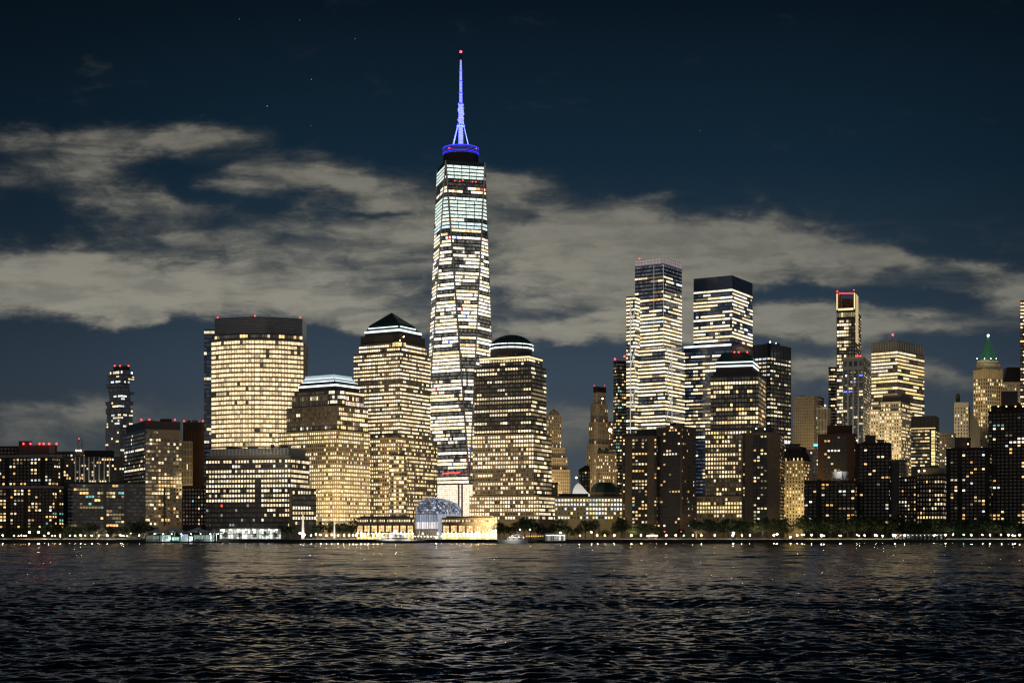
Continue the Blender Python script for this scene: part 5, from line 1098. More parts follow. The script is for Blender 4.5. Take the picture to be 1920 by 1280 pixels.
P = flat(1789, 1816, 1860, 22); z = lambda py: Z(py, 1860); B.tier(P, GZ, z(754), 'pale_stone'); B.wall(P[0], P[1], z(850), z(762), 4.3, 3.3, wf=.35, hf=.55, p=.18, pal=GOLD, dark=(.01, .009, .007))
m = MB(); m.lathe((X(1797, 1866), 1868), [(2.6, z(755)), (2.6, z(741)), (1.6, z(737))], 12); B.part(m, 'water_tank', 'granite_black')
Q = flat(1806, 1838, 1868, 24); m = MB(); i0 = [(v.x, v.y) for v in Q]; m.prism(Q, GZ, z(800)); B.part(m, 'wall', 'granite_dark'); B.tier(Q, z(800), z(754), 'granite_dark', 'gable_roof', [Q[0].lerp(Q[1], .12), Q[0].lerp(Q[1], .25), Q[3].lerp(Q[2], .25), Q[3].lerp(Q[2], .12)])
B.flood(1800, 1800, 60, 1802, 1860, 140, 90000, (1, .86, .6), 70); B.done()
B = Building('stone_building', 'dark mansard roofed stone building between the green pyramid tower and the right edge', 1902, 1900, nind=60)
P = flat(1880, 1950, 1900, 30); z = lambda py: Z(py, 1900); B.tier(P, GZ, z(716), 'limestone'); B.tier(P, z(716), z(687), 'roof_slate', 'mansard', [Vector((X(1893, 1900), 1908)), Vector((X(1938, 1900), 1908)), Vector((X(1938, 1900), 1922)), Vector((X(1893, 1900), 1922))])
B.wall(P[0], P[1], z(850), z(720), 4.2, 3.0, wf=.45, hf=.55, p=.30, pal={'dim': .5, 'warm': .4, 'white': .1}, dark=(.02, .018, .014)); B.flood(1900, 1840, 100, 1900, 1900, 190, 50000, (1, .86, .6), 70); B.done()
B = Building('edge_tower', 'tall slim tower cut by the right edge of the picture', 1920, 1860, 'skyscraper', nind=60)
P = flat(1913, 1965, 1860, 30); z = lambda py: Z(py, 1860); B.tier(P, GZ, z(563), 'granite_black'); B.wall(P[0], P[1], z(760), z(565), 4.3, 3.0, wf=.85, hf=.5, p=.5, pal={'white': .3, 'warm': .5, 'amber': .2}, run=.4, rowp=lambda v: .95 if v < .14 else .4); B.done()
for lab, xl, xr, yt, Y, mt, p_ in (('small beige block between the comb crowned tower and the gabled stone building', 1762, 1792, 812, 1780, 'limestone', .3),
    ('low dark infill block between the domed tower and the stepped masonry tower', 1010, 1046, 905, 1560, 'granite_dark', .25),
    ('dark infill block behind the mansard roofed house and the plain beige slab', 1470, 1500, 832, 1700, 'granite_black', .1),
    ('dark infill block low behind the near black apartment tower', 1655, 1700, 862, 1560, 'granite_dark', .2),
    ('dark infill block low behind the black brick apartment tower', 1776, 1880, 846, 1500, 'granite_dark', .15),
    ('dark infill block behind the twin slabs and the granite office block', 1300, 1330, 935, 1480, 'granite_dark', .3)):
    B = stepped('infill_building', lab, (xl+xr)/2, Y, [(xl, None, xr, yt, 990)], mt, 'building', None, 3.6, 2.8, OFFICE, p_, .5, .5); B.done()

# ------------------------------------------------------------------ trees
def tree_meshes(seed, h, rad, n=620):
    rng = random.Random(seed); t = MB(); th = h*.34; pts = []
    lean = Vector((rng.uniform(-.05, .05)*h, rng.uniform(-.05, .05)*h, th))
    t.bar((0, 0, -.2), lean, .026*h, 7, .018*h)
    for k in range(6):
        a = 2*math.pi*k/6+rng.uniform(-.4, .4); e = lean+Vector((math.cos(a)*rad*.6, math.sin(a)*rad*.6, h*rng.uniform(.2, .45))); t.bar(lean*.95, e, .011*h, 5, .004*h); pts.append(e)
    t.bar(lean*.95, lean+Vector((0, 0, h*.5)), .014*h, 5, .004*h)
    c = MB(); clumps = []
    for k in range(15):
        a = rng.uniform(0, 6.28); rr = rad*math.sqrt(rng.random())*.82; zc = h*rng.uniform(.42, .86); fr = 1-abs(zc/h-.6)*1.1
        clumps.append((Vector((math.cos(a)*rr*fr, math.sin(a)*rr*fr, zc)), rad*rng.uniform(.26, .46)))
    for k in range(n):
        cc, cr = rng.choice(clumps); d = Vector((rng.gauss(0, 1), rng.gauss(0, 1), rng.gauss(0, .75))).normalized()
        p = cc+d*cr*rng.uniform(.55, 1.08); s = rng.uniform(.22, .46)*h/11
        u = Vector((rng.gauss(0, 1), rng.gauss(0, 1), rng.gauss(0, 1))).normalized(); w = u.cross(d if abs(u.dot(d)) < .9 else Vector((1, 0, 0))).normalized()
        c.quad(p-u*s, p-w*s*.6, p+u*s, p+w*s*.6)
    return t, c
mat('leaf_dark', (.028, .05, .016), .8, scale=.35, var=.5); mat('leaf_green', (.06, .105, .026), .8, scale=.35, var=.5)
PROT = []
for sd, (h, r_, mt) in enumerate(((11, 4.6, 'leaf_dark'), (13, 5.6, 'leaf_dark'), (8, 3.4, 'leaf_green'), (9.5, 4.4, 'leaf_green'), (15.5, 6.8, 'leaf_dark'))):
    t, c = tree_meshes(sd+3, h, r_, 560+int(h*26)); PROT.append((t, c, mt, h, [None, None]))
def plant(px, Y, kind, label, group, scale=1.0):
    t, c, mt, h, cache = PROT[kind]
    e = bpy.data.objects.new('tree', None); COL.objects.link(e); e.location = (X(px, Y), Y, GZ); tag(e, label, 'tree', group)
    e.rotation_euler = (0, 0, rt.uniform(0, 6.28)); scale *= 1.22 if kind in (0, 1, 4) else 1.0; e.scale = (scale*rt.uniform(.9, 1.12), scale*rt.uniform(.9, 1.12), scale*rt.uniform(.9, 1.1))
    if cache[0] is None:
        a = t.build('trunk', 'bark', origin=(0, 0, 0)); a.parent = e; k = c.build('crown', mt, origin=(0, 0, 0)); k.parent = e; cache[0], cache[1] = a, k
    else:
        for src in cache:
            o = src.copy(); COL.objects.link(o); o.parent = e
rt = random.Random(21)
APART = ('trees before the shop front', 'trees by the lit pylons', 'trees behind the large yacht', 'trees left of the ferry pier', 'trees below the twin slabs', 'trees around the second pylon', 'trees below the domed tower', 'trees before the ribbed slab', 'trees behind the ferry pier')
ORD = 'first second third fourth fifth sixth seventh eighth ninth tenth eleventh twelfth thirteenth fourteenth fifteenth'.split()
def grove(x0, x1, step, Ys, kinds, label, group, smin=.85, smax=1.15):
    x = x0; ks = 0; base = label
    while x <= x1:
        if group in APART: label = base+', '+ORD[ks]+' from the left'; ks += 1
        plant(x+rt.uniform(-2.5, 2.5), rt.uniform(*Ys), rt.choice(kinds), label, group, rt.uniform(smin, smax)); x += step*rt.uniform(.75, 1.25)
grove(2, 228, 15, (1225, 1252), (0, 1, 3), 'dark leafy tree standing before the brick tower and the amber lit flats', 'trees at the far left of the shore', .75, 1.0)
grove(232, 300, 12, (1226, 1252), (0, 1), 'dark leafy tree between the amber flats and the ferry pier', 'trees left of the ferry pier', .8, 1.0)
grove(300, 345, 15, (1268, 1285), (2, 3), 'small dark tree behind the tent roofs of the ferry pier', 'trees behind the ferry pier', .7, .9)
grove(424, 520, 22, (1219, 1224), (2,), 'small green tree standing against the bright shop front', 'trees before the shop front', .72, .9)
grove(532, 556, 13, (1224, 1232), (3, 0), 'bushy tree beside the taller lit pylon', 'trees by the lit pylons', .85, 1.0)
grove(592, 668, 12, (1232, 1252), (0, 1, 1), 'dense dark tree around the second lit pylon', 'trees around the second pylon', .85, 1.05)
grove(675, 736, 11, (1226, 1236), (2, 3), 'green lamp lit tree behind the large white yacht', 'trees behind the large yacht', .62, .8)
grove(934, 1018, 13, (1225, 1250), (1, 0, 4), 'dark broad tree below the domed granite tower', 'trees below the domed tower', .85, 1.02)
grove(1024, 1164, 13, (1224, 1252), (1, 4, 0, 3), 'tall leafy tree before the low granite office block', 'trees before the low office block', .82, 1.08)
grove(1168, 1246, 14, (1224, 1248), (3, 1, 0), 'leafy tree at the foot of the twin apartment slabs', 'trees below the twin slabs', .85, 1.12)
grove(1262, 1300, 15, (1230, 1244), (2, 0), 'small dark tree before the ribbed dark apartment slab', 'trees before the ribbed slab', .7, .9)
grove(1306, 1480, 12.5, (1225, 1252), (1, 4, 4), 'big dark tree in the dense row below the cut off green roofed tower', 'trees below the cut off roof tower', .85, 1.08)
grove(1508, 1690, 12.5, (1224, 1248), (4, 1, 4), 'big dark tree in the row before the near black apartment buildings', 'trees before the near black apartments', .85, 1.12)
grove(1694, 1775, 12.5, (1225, 1250), (4, 1), 'big dark tree behind the white framed pavilion', 'trees behind the framed pavilion', .85, 1.1)
grove(1780, 1918, 13, (1224, 1248), (1, 4, 0), 'dark tree in the row at the right end of the shore', 'trees at the right end of the shore', .8, 1.05)

# ------------------------------------------------------------------ lamps along the promenade
def lamp(px, py, m, label, group, Y=1213.0, r=.5):
    e = bpy.data.objects.new('street_lamp', None); COL.objects.link(e); x = X(px, Y); z = max(GZ+1.6, Z(py, Y)); e.location = (x, Y, GZ); tag(e, label, 'lamp', group)
    b = MB(); b.bar((x, Y, GZ), (x, Y, z-r*.8), .09, 6, .06); b.lathe((x, Y), [(.22, GZ), (.18, GZ+.5), (.1, GZ+.6)], 8); b.build('post', 'black_metal', e, e.location)
    b = MB(); b.ball((x, Y, z), r, 10, 7); b.build('globe', m, e, e.location)
    b = MB(); b.lathe((x, Y), [(.34, z+r*.85), (.2, z+r*1.15), (.05, z+r*1.4)], 8); b.build('cap', 'black_metal', e, e.location)
ORD = 'first second third fourth fifth sixth seventh eighth ninth tenth eleventh twelfth thirteenth fourteenth fifteenth'.split()
def lamps(lst, kind, where, group, m='lamp_warm'):
    for k, it in enumerate(sorted(lst)):
        px, py = it[0], it[1]; mm = it[2] if len(it) > 2 else m
        lab = '%s, %s from the left %s' % (kind, ORD[k], where) if len(lst) > 1 else kind+' '+where
        lamp(px, py, mm, lab, group, Y=rl.uniform(1208, 1222), r=(it[3] if len(it) > 3 else .46)*rl.uniform(.62, .95))
rl = random.Random(2)
lamps([(5,1003),(26,1004),(83,1004),(113,1004),(141,1004),(151,1003),(172,1004),(201,1003),(226,1003),(231,1004),(261,1003)], 'globe lamp', 'in the promenade row below the far left trees', 'far left promenade lamps')
lamps([(55,997,'lamp_warm',.75),(72,997,'lamp_warm',.6),(91,999,'lamp_warm',.4),(245,999,'lamp_green',.35)], 'taller globe lamp', 'above the far left promenade row', 'tall far left lamps')
lamps([(103,1004,'lamp_orange',.3),(98,1004,'lamp_orange',.3),(35,1004,'lamp_orange',.3),(40,1003,'lamp_orange',.3),(45,1004,'lamp_orange',.3),(49,1004,'lamp_orange',.3),(131,1003,'lamp_warm',.25),(160,1003,'lamp_warm',.25),(185,1003,'lamp_warm',.3),(238,1004,'lamp_green',.25)], 'small garden light', 'between the far left promenade lamps', 'far left garden lights')
lamps([(562,999),(571,1002),(583,1003),(592,1001),(601,1002),(612,1003),(622,1002),(634,1003)], 'white globe lamp', 'in the plaza round the two lit pylons', 'lamps by the pylons', 'lamp_white')
lamps([(645,1003),(655,1003),(662,1003),(668,1003),(677,1003),(684,1003),(690,1002),(700,1003),(708,1003),(716,1003),(724,1003)], 'warm globe lamp', 'in the string left of the large white yacht', 'lamps left of the large yacht')
lamps([(741,995,'lamp_warm',.7)], 'warm lamp shining above', 'the cabin of the large white yacht', None)
lamps([(818,1007,'lamp_white',.6)], 'white lamp low on the quay', 'right of the large white yacht bow', None)
lamps([(897,998,'lamp_orange',.7)], 'amber lamp on a post', 'in front of the right low wing', None)
lamps([(930,994,'lamp_warm',.6)], 'warm lamp at the right end', 'of the right low wing', None)
lamps([(828+7*k,1004.5,'lamp_orange',.30) for k in range(15)], 'small amber lamp', 'in the terrace row before the right low wing', 'amber terrace lamps')
lamps([(778+6*k,1005,'lamp_orange',.22) for k in range(8)], 'tiny amber light', 'on the quay edge before the glass hall', 'amber lights before the glass hall')
lamps([(975,992,'lamp_white',.3),(994,992,'lamp_white',.35),(1051,998,'lamp_white',.5),(1109,997,'lamp_warm',.4)], 'tall post lamp', 'around the white pier pavilion', 'tall lamps by the pier pavilion')
lamps([(1087,1003),(1120,1003),(1152,1003),(1184,1003)], 'globe lamp', 'in the even row before the low granite office block', 'lamps before the low office block')
lamps([(1134,1003,'lamp_orange',.3)], 'small amber light', 'between the globe lamps before the low granite office block', None)
lamps([(1202,1003),(1249,1003),(1267,1003),(1282,1003,'lamp_green')], 'globe lamp', 'on the promenade below the twin apartment slabs', 'lamps below the twin slabs')
lamps([(1246,996,'beacon_red',.45),(1277,996,'beacon_red',.45)], 'small red lamp', 'among the trees below the dark apartment slab', 'red lamps below the dark slab')
lamps([(1299,1003),(1315,1003),(1340,1003),(1374,1003.5),(1391,1003),(1406,1003),(1451,1003),(1457,1001),(1495,1003)], 'globe lamp', 'under the dense dark trees right of centre', 'lamps under the dense trees')
lamps([(1375,998.5,'lamp_white',1.0)], 'largest white lamp blazing', 'under the dense dark trees right of centre', None)
lamps([(1504,1002),(1508,1002),(1522,1002,'lamp_warm',.65),(1540,1003,'lamp_warm',.65),(1545,1004),(1574,1003),(1577,1004),(1607,1002),(1611,1004),(1621,1003),(1641,1002,'lamp_warm',.65),(1644,1004),(1655,1004),(1675,1002),(1678,1004)], 'globe lamp', 'on the promenade before the near black apartments', 'lamps before the near black apartments')
lamps([(1696,1003),(1752,1003),(1773,1002,'lamp_warm',.75),(1787,1002)], 'globe lamp', 'beside the white framed pavilion', 'lamps by the framed pavilion', 'lamp_white')
lamps([(1807,1002,'lamp_green',.55)], 'green tinted globe lamp', 'on the lawn near the right end', None)
lamps([(1821,1002,'lamp_white'),(1842,1002),(1856,1002),(1877,1002,'lamp_white'),(1891,1002),(1899,1003),(1903,1004),(1912,1002,'lamp_warm',.6)], 'globe lamp', 'at the right end of the shore', 'right end lamps')

# hedges and low walls added to catch lamp light along the lawn
def hedge(x0, x1, Y, h, label):
    rng = random.Random(label); m = MB(); a, c = X(x0, Y), X(x1, Y); n = int((c-a)*11)
    for k in range(n):
        pnt = Vector((rng.uniform(a, c), Y+rng.uniform(-.9, .9), GZ+h*rng.random()**.7)); s_ = rng.uniform(.16, .34)
        u = Vector((rng.gauss(0, 1), rng.gauss(0, 1), rng.gauss(0, 1))).normalized(); w = u.orthogonal().normalized(); m.quad(pnt-u*s_, pnt-w*s_*.6, pnt+u*s_, pnt+w*s_*.6)
    tag(m.build('hedge', 'leaf_green', origin=((a+c)/2, Y, GZ)), label, 'hedge', 'added hedges catching lamp light along the promenade')
for x0, x1, lab in ((2, 112, 'low lamp lit hedge at the far left below the brick tower'), (120, 262, 'low lamp lit hedge below the amber lit flats left of the ferry pier'),
    (575, 664, 'low lamp lit hedge behind the two lit pylons'), (936, 1018, 'low lamp lit hedge behind the smaller yacht'), (1066, 1166, 'low lamp lit hedge before the low granite office block'),
    (1172, 1296, 'low lamp lit hedge at the foot of the twin slabs'), (1302, 1478, 'low lamp lit hedge under the dense dark trees right of centre'), (1490, 1672, 'low lamp lit hedge before the near black apartments'), (1776, 1918, 'low lamp lit hedge at the right end of the shore')):
    hedge(x0, x1, 1224.2, 1.7, lab)
    m = MB(); m.box(X(x0-2, 1223), X(x1+2, 1223), 1222.5, 1223.0, GZ-.02, GZ+.8); m.box(X(x0-2, 1223)-.05, X(x1+2, 1223)+.05, 1222.4, 1223.1, GZ+.8, GZ+.92)
    tag(m.build('added_planter_wall', 'concrete', origin=(X((x0+x1)/2, 1223), 1222.8, GZ)), 'pale added wall below the '+lab.replace('low lamp lit ', ''), 'wall', 'added planter walls catching lamp light', 'thing')

# railing along the promenade edge
m = MB()
for k in range(-260, 261):
    x_ = k*2.1; m.bar((x_, 1203.2, GZ), (x_, 1203.2, GZ+1.05), .035, 4)
for z_ in (GZ+.45, GZ+1.05): m.bar((-546, 1203.2, z_), (546, 1203.2, z_), .04, 4)
tag(m.build('railing', 'grey_metal', origin=(0, 1203.2, GZ)), 'long grey metal railing along the edge of the promenade', 'railing')

# ------------------------------------------------------------------ ferry pier, pylons, boats, pavilions
def empty(name, label, cat, x, y, z=GZ, group=None):
    e = bpy.data.objects.new(name, None); COL.objects.link(e); e.location = (x, y, z); return tag(e, label, cat, group)
Y = 1196; e = empty('ferry_pier', 'floating ferry pier with white tensioned tent roofs and bright kiosks left of the shop front', 'pier', X(345, Y), Y, 0)
m = MB(); m.box(X(272, Y), X(414, Y), Y-16, Y+3.2, .2, 1.5); m.build('pontoon', 'black_metal', e, e.location)
for k, (a, pk, c, py) in enumerate(((272, 296, 322, 991), (300, 331, 362, 987), (340, 378, 408, 988), (382, 404, 428, 991))):
    m = MB(); zb = Z(999, Y); zt = Z(py, Y); y0, y1 = Y-14, Y+1; n = 8; mx = X(pk, Y)
    for i in range(n):
        for s_ in (0, 1):
            u0, u1 = i/n, (i+1)/n
            def tp(u, side):
                xa = X(a, Y)+(X(c, Y)-X(a, Y))*u; f = 1-abs(2*u-1)**.8; edge = zb+(zt-zb)*f*.30
                return ((xa, y0, edge) if side == 0 else (xa, (y0+y1)/2, zb+(zt-zb)*f) if side == 1 else (xa, y1, edge))
            q0, q1 = (0, 1) if s_ == 0 else (1, 2)
            m.quad(tp(u0, q0), tp(u1, q0), tp(u1, q1), tp(u0, q1))
    m.build('tent_roof', 'canvas', e, e.location)
    m = MB(); m.bar((mx, Y-6.5, 1.4), (mx, Y-6.5, zt+1.2), .18, 6); m.build('mast', 'white_paint', e, e.location)
for px_ in (282, 296, 312, 330, 348, 366, 384, 402, 412):
    m = MB(); m.bar((X(px_, Y), Y-13.5, 1.4), (X(px_, Y), Y-13.5, Z(999, Y)), .12, 5); m.build('post', 'white_paint', e, e.location)
for a, c, y0, y1, cc in ((322, 336, 1006.5, 1012, (.75, 1.5, 1.25)), (338, 352, 1002, 1008, (.35, .45, .85)), (354, 361, 1006, 1010.5, (.25, .7, 1.3)), (364, 398, 1003, 1010, (.30, .42, .36)), (300, 320, 1004, 1010, (.20, .26, .22)), (276, 298, 1004, 1010, (.16, .20, .15))):
    Yk = Y-9; m = MB(); m.box(X(a, Yk), X(c, Yk), Yk+.1, Yk+3, 1.5, Z(y0-1, Yk)); kk = m.build('kiosk', 'grey_metal', e, e.location)
    n = max(2, (c-a)//4); m = MB()
    for i in range(n):
        xa, xb = X(a, Yk)+(X(c, Yk)-X(a, Yk))*(i+.1)/n, X(a, Yk)+(X(c, Yk)-X(a, Yk))*(i+.9)/n; s_ = rt.uniform(.7, 1.3); m.quad((xa, Yk, Z(y1, Yk)), (xb, Yk, Z(y1, Yk)), (xb, Yk, Z(y0, Yk)), (xa, Yk, Z(y0, Yk)), glow=tuple(.6*s_*v for v in cc))
    m.build('kiosk_window', 'lit_glass', kk, e.location)
for k, px_ in enumerate((290, 306, 322, 340, 358, 376, 394, 409)):
    m = MB(); m.ball((X(px_, Y-8), Y-8, Z(1000.5, Y)), .3, 8, 5); m.build('pier_lamp', 'lamp_small', e, e.location)
for px_, tx in ((310, 300), (350, 345), (398, 402)):  # added spots over the water that brighten the tent roofs
    ld = bpy.data.lights.new('pier_fill_light', 'SPOT'); ld.energy = 9000; ld.color = (.82, 1, .85); ld.spot_size = R(120); ld.spot_blend = .8; ld.shadow_soft_size = .6
    o = bpy.data.objects.new('pier_fill_light', ld); COL.objects.link(o); o.parent = e; a = Vector((X(px_, Y-18), Y-18, 4)); o.location = a-e.location; o.rotation_euler = (Vector((X(tx, Y), Y-4, 9))-a).to_track_quat('-Z', 'Y').to_euler()
for px_ in (316, 332, 374, 392):
    m = MB(); m.bar((X(px_-6, Y), Y-15, 1.3), (X(px_+6, Y), Y-15, Z(992, Y)), .22, 6); m.build('gangway_strut', 'black_metal', e, e.location)
for lab, px_, yt in (('taller lit pylon standing right of the bright shop front', 568, 962), ('slimmer lit pylon among the dark trees left of the yacht', 627, 975)):
    Y = 1217; e = empty('pylon', lab, 'pylon', X(px_, Y), Y); w = 1.0 if yt == 962 else .7; x_ = X(px_, Y)
    m = MB(); m.prism([Vector((x_-w*1.5, Y-w*1.5)), Vector((x_+w*1.5, Y-w*1.5)), Vector((x_+w*1.5, Y+w*1.5)), Vector((x_-w*1.5, Y+w*1.5))], GZ, GZ+1.0); m.build('plinth', 'pale_stone', e, e.location)
    m = MB(); sq = lambda s_: [Vector((x_-s_, Y-s_)), Vector((x_+s_, Y-s_)), Vector((x_+s_, Y+s_)), Vector((x_-s_, Y+s_))]; m.prism(sq(w), GZ+1.0, Z(yt+6, Y), sq(w*.55)); m.build('shaft', 'pylon_glow', e, e.location) if 'pylon_glow' in MATS else (lamp_mat('pylon_glow', (1, .90, .66), .75), m.build('shaft', 'pylon_glow', e, e.location))
    m = MB(); m.prism(sq(w*.55), Z(yt+6, Y), Z(yt, Y), [Vector((x_, Y))]); m.build('tip', 'pylon_glow', e, e.location)
def yacht(label, px0, px1, Y, scale_h, flip=False):
    x0, x1 = X(px0, Y), X(px1, Y); Lg = x1-x0; e = empty('yacht', label, 'yacht', (x0+x1)/2, Y, 0)
    hw = Lg*.105
    def sect(t): return hw*(1-max(0, (t-.55)/.45)**2.2)
    def xx(t): return x0+Lg*t if not flip else x1-Lg*t
    def loft(name, t0, t1, za, zb, wf, mt, rake=.0, n=14):
        m = MB(); ring = []
        for i in range(n+1):
            t = t0+(t1-t0)*i/n; w = max(.05, sect(t)*wf); ring.append((t, w))
        lo = [(xx(t), Y-w) for t, w in ring]+[(xx(t), Y+w) for t, w in reversed(ring)]
        def sh(t): return t+(rake*((t-t0)/(t1-t0)) if rake else 0)
        hi = [(xx(sh(t)), Y-w*(1.05 if rake > 0 else .93)) for t, w in ring]+[(xx(sh(t)), Y+w*(1.05 if rake > 0 else .93)) for t, w in reversed(ring)]
        if flip: lo = lo[::-1]; hi = hi[::-1]
        m.prism([Vector(p) for p in lo], za, zb, [Vector(p) for p in hi]); return m.build(name, mt, e, e.location)
    s = scale_h
    loft('hull', 0, .94, .1, 2.2*s, .85, 'white_paint', .06); loft('bulwark', 0, .995, 2.2*s, 2.9*s, .93, 'white_paint')
    loft('main_deck', .12, .70, 2.9*s, 5.0*s, .78, 'white_paint', -.05); loft('upper_deck', .18, .58, 5.0*s, 6.9*s, .66, 'white_paint', -.06); loft('flybridge', .24, .44, 6.9*s, 7.8*s, .5, 'white_paint', -.05)
    for nm, t0, t1, z0, z1, wf, k in (('deck_window', .17, .64, 3.5*s, 4.5*s, .78, 9), ('deck_window', .22, .52, 5.5*s, 6.4*s, .66, 6)):
        for i in range(k):
            m = MB(); ta = t0+(t1-t0)*(i+.1)/k; tb = t0+(t1-t0)*(i+.9)/k; ya, yb = Y-sect(ta)*wf-.12, Y-sect(tb)*wf-.12
            pa, pb = (xx(ta), ya), (xx(tb), yb)
            if flip: pa, pb = pb, pa
            g = rt.choice([(.01, .01, .012), (.01, .01, .012), (.5, .45, .35)]); m.quad((*pa, z0), (*pb, z0), (*pb, z1), (*pa, z1), glow=g); m.build(nm, 'lit_glass', e, e.location)
    m = MB(); m.bar((xx(.34), Y, 7.8*s), (xx(.36), Y, 11.0*s), .22, 6, .06); m.bar((xx(.34)-1.2, Y, 9.3*s), (xx(.34)+1.2, Y, 9.3*s), .12, 5); m.build('mast', 'white_paint', e, e.location)
    m = MB()
    for i in range(12): t = .68+.30*i/11; m.bar((xx(t), Y-sect(t)*.88, 2.9*s), (xx(t), Y-sect(t)*.88, 3.8*s), .05, 4)
    m.build('bow_rail', 'bright_steel', e, e.location)
    for t in (.14, .3, .45, .6):
        m = MB(); m.ball((xx(t), Y-sect(t)*.8-.4, 5.2*s), .16, 8, 5); m.build('deck_lamp', 'lamp_small', e, e.location)
    return e
def yacht_light(e, x, y, z, tx, ty, tz, w):  # added lamp hung over the water to brighten the yacht
    ld = bpy.data.lights.new('yacht_fill_light', 'SPOT'); ld.energy = w; ld.color = (1, .95, .85); ld.spot_size = R(110); ld.spot_blend = .8; ld.shadow_soft_size = .5
    o = bpy.data.objects.new('yacht_fill_light', ld); COL.objects.link(o); o.parent = e; a = Vector((x, y, z)); o.location = a-e.location; o.rotation_euler = (Vector((tx, ty, tz))-a).to_track_quat('-Z', 'Y').to_euler()
y_ = yacht('large white motor yacht moored in front of the glass hall', 706, 798, 1188, 1.0)
for px_ in (730, 765): yacht_light(y_, X(px_, 1178), 1178, 6.0, X(px_, 1188), 1188, 4, 2200)
y_ = yacht('smaller white motor yacht moored below the dark trees right of the terrace', 932, 990, 1190, .95, True); yacht_light(y_, X(960, 1180), 1180, 6.0, X(960, 1190), 1190, 4, 1500)
# breakwater of the yacht basin
m = MB(); m.box(X(690, 1184), X(826, 1184), 1177, 1180, -2, 1.9)
for k in range(22): x_ = X(692+k*6.1, 1176.6); m.bar((x_, 1176.6, -2), (x_, 1176.6, 2.4), .3, 7)
tag(m.build('breakwater', 'quay_stone', origin=(X(758, 1184), 1179, 0)), 'low dark timber breakwater in front of the large white yacht', 'breakwater')
for k, (lab, px_, Y, yt) in enumerate((('tall dark bare sailing mast rising before the domed granite tower', 1000, 1198, 931),)):
    e = empty('sailing_boat', 'moored sailing boat with one tall bare mast beside the white pier pavilion', 'sailboat', X(px_, Y), Y, 0); x_ = X(px_, Y)
    m = MB(); m.v = []; pts = [(-9, 0), (-7, -1.7), (0, -2.2), (6, -1.5), (10, 0), (6, 1.5), (0, 2.2), (-7, 1.7)]; m.prism([Vector((x_+a*.8, Y+c*.7)) for a, c in pts], .1, 1.5, [Vector((x_+a, Y+c)) for a, c in pts]); m.build('hull', 'white_paint', e, e.location)
    m = MB(); m.box(x_-4, x_+3, Y-1.1, Y+1.1, 1.5, 2.3); m.build('cabin', 'white_paint', e, e.location)
    m = MB(); m.bar((x_, Y, 1.4), (x_, Y, Z(yt, Y)), .16, 6, .09); m.build('mast', 'grey_metal', e, e.location); m = MB(); m.bar((x_, Y, 3.2), (x_-7, Y, 3.5), .14, 6); m.build('boom', 'grey_metal', e, e.location)
    m = MB(); m.bar((x_, Y, Z(yt+1, Y)), (x_+9.5, Y, 1.6), .03, 4); m.bar((x_, Y, Z(yt+1, Y)), (x_-8.5, Y, 1.6), .03, 4); m.build('stay', 'grey_metal', e, e.location)
# white pier pavilion
Y = 1194; e = empty('pier_pavilion', 'white brightly lit pier pavilion with a pale flat roof right of the sailing boat', 'pavilion', X(1042, Y), Y, 0)
m = MB(); m.box(X(985, Y), X(1064, Y), Y-4, Y+7.2, .2, 1.9); m.build('pontoon', 'quay_stone', e, e.location)
m = MB(); m.prism([Vector((X(1020, Y), Y-3)), Vector((X(1063, Y), Y-3)), Vector((X(1063, Y), Y+5)), Vector((X(1020, Y), Y+5))], Z(1002, Y), Z(999, Y), [Vector((X(1023, Y), Y-1)), Vector((X(1060, Y), Y-1)), Vector((X(1060, Y), Y+3)), Vector((X(1023, Y), Y+3))]); m.build('roof', 'white_paint', e, e.location)
m = MB(); m.box(X(1023, Y), X(1060, Y), Y+1, Y+4, 1.9, Z(1002, Y)); m.build('wall', 'white_paint', e, e.location)
for k in range(9):
    m = MB(); xa, xb = X(1023, Y)+(X(1060, Y)-X(1023, Y))*(k+.12)/9, X(1023, Y)+(X(1060, Y)-X(1023, Y))*(k+.88)/9; s_ = rt.choice([.08, .3, .6, .8]); m.quad((xa, Y+.9, 2.4), (xb, Y+.9, 2.4), (xb, Y+.9, Z(1003, Y)), (xa, Y+.9, Z(1003, Y)), glow=(.95*s_, 1.0*s_, .85*s_)); m.build('window', 'lit_glass', e, e.location)
    m = MB(); m.bar((xa, Y-2.6, 1.9), (xa, Y-2.6, Z(1002, Y)), .12, 5); m.build('post', 'white_paint', e, e.location)
    m = MB(); m.ball(((xa+xb)/2, Y-1.6, Z(1002.8, Y)), .22, 8, 5); m.build('eave_lamp', 'lamp_small', e, e.location)
for k in range(8): m = MB(); m.ball((X(988+k*4.2, Y), Y-2, Z(1004.3, Y)), .2, 8, 5); m.build('pontoon_lamp', 'roof_orange', e, e.location)
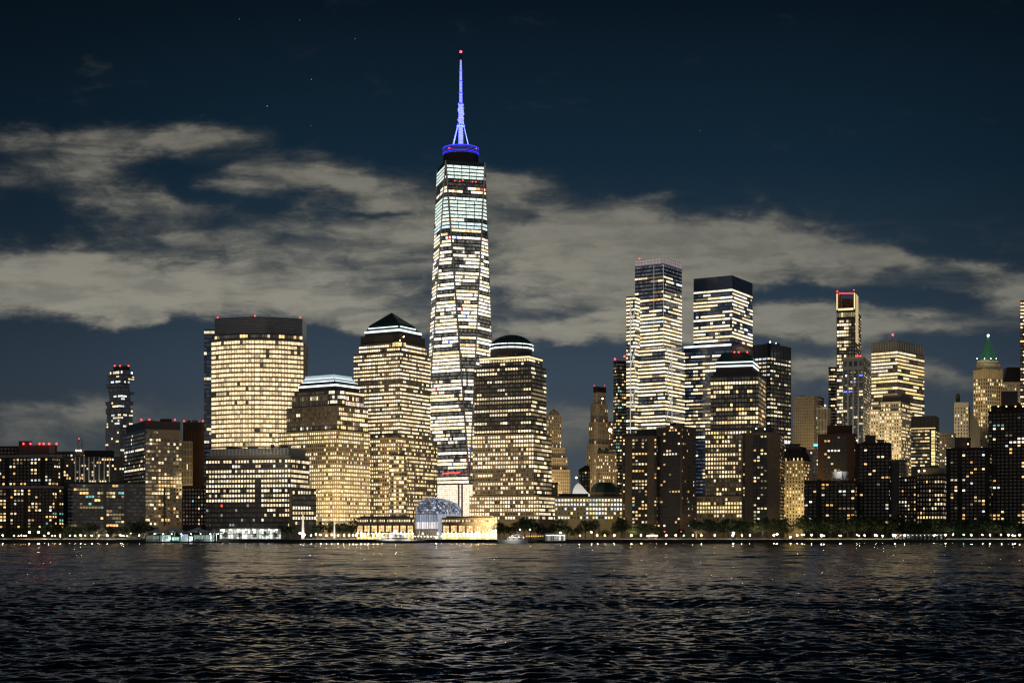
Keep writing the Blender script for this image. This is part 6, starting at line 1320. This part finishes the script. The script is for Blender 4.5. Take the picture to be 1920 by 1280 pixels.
# carousel-like kiosk with coloured lights
Y = 1221; e = empty('light_kiosk', 'small round kiosk strung with orange and blue lights at the foot of the twin slabs', 'kiosk', X(1223, Y), Y); c = (X(1223, Y), Y)
m = MB(); m.lathe(c, [(3.4, GZ), (3.4, GZ+.4)], 14); m.build('base', 'concrete', e, e.location); m = MB(); m.lathe(c, [(3.9, GZ+3.0), (3.6, GZ+3.4), (.2, GZ+5.6)], 14); m.build('roof', 'canvas', e, e.location)
for k in range(8): t = R(45*k); m = MB(); m.bar((c[0]+3.2*math.cos(t), c[1]+3.2*math.sin(t), GZ+.4), (c[0]+3.2*math.cos(t), c[1]+3.2*math.sin(t), GZ+3.0), .1, 5); m.build('post', 'white_paint', e, e.location)
for k in range(14):
    t = R(-180+180*k/13); m = MB(); m.ball((c[0]+4.0*math.cos(t), c[1]+4.0*math.sin(t), GZ+2.9+(k % 3)*.25), .22, 8, 5); m.build('bulb', ('lamp_orange', 'lamp_warm', 'sign_blue', 'lamp_orange')[k % 4], e, e.location)
# framed pavilion at the right
Y = 1214; e = empty('framed_pavilion', 'long open pavilion of thin white frames lit from within near the right end', 'pavilion', X(1722, Y), Y)
x0, x1 = X(1677, Y), X(1768, Y); n = 12
for k in range(n+1):
    x_ = x0+(x1-x0)*k/n; m = MB(); m.bar((x_, Y-4, GZ), (x_, Y-4, GZ+3.6), .1, 5); m.bar((x_, Y-4, GZ+3.6), (x_, Y+4, GZ+4.2), .1, 5); m.bar((x_, Y+4, GZ), (x_, Y+4, GZ+4.2), .1, 5); m.build('frame', 'white_paint', e, e.location)
    if k < n:
        m = MB(); m.bar((x_, Y-4, GZ+.3), (x_+(x1-x0)/n, Y-4, GZ+3.5), .07, 4); m.build('brace', 'white_paint', e, e.location)
        m = MB(); m.ball((x_+(x1-x0)/n*.5, Y, GZ+3.4), .11, 8, 5); m.build('pavilion_lamp', 'lamp_small', e, e.location)
m = MB(); m.prism([Vector((x0, Y-4.3)), Vector((x1, Y-4.3)), Vector((x1, Y+4.3)), Vector((x0, Y+4.3))], GZ+4.3, GZ+4.5); m.build('roof', 'white_paint', e, e.location)
# orange channel buoy light on the seawall
Y = 1201; e = empty('channel_marker', 'orange lit channel marker on the seawall right of the dense trees', 'marker', X(1482, Y), Y, GZ)
m = MB(); m.bar((X(1482, Y), Y, GZ), (X(1482, Y), Y, GZ+1.6), .12, 6); m.build('post', 'black_metal', e, e.location); m = MB(); m.ball((X(1482, Y), Y, GZ+2.0), .5, 8, 6); m.build('light', 'lamp_orange', e, e.location)
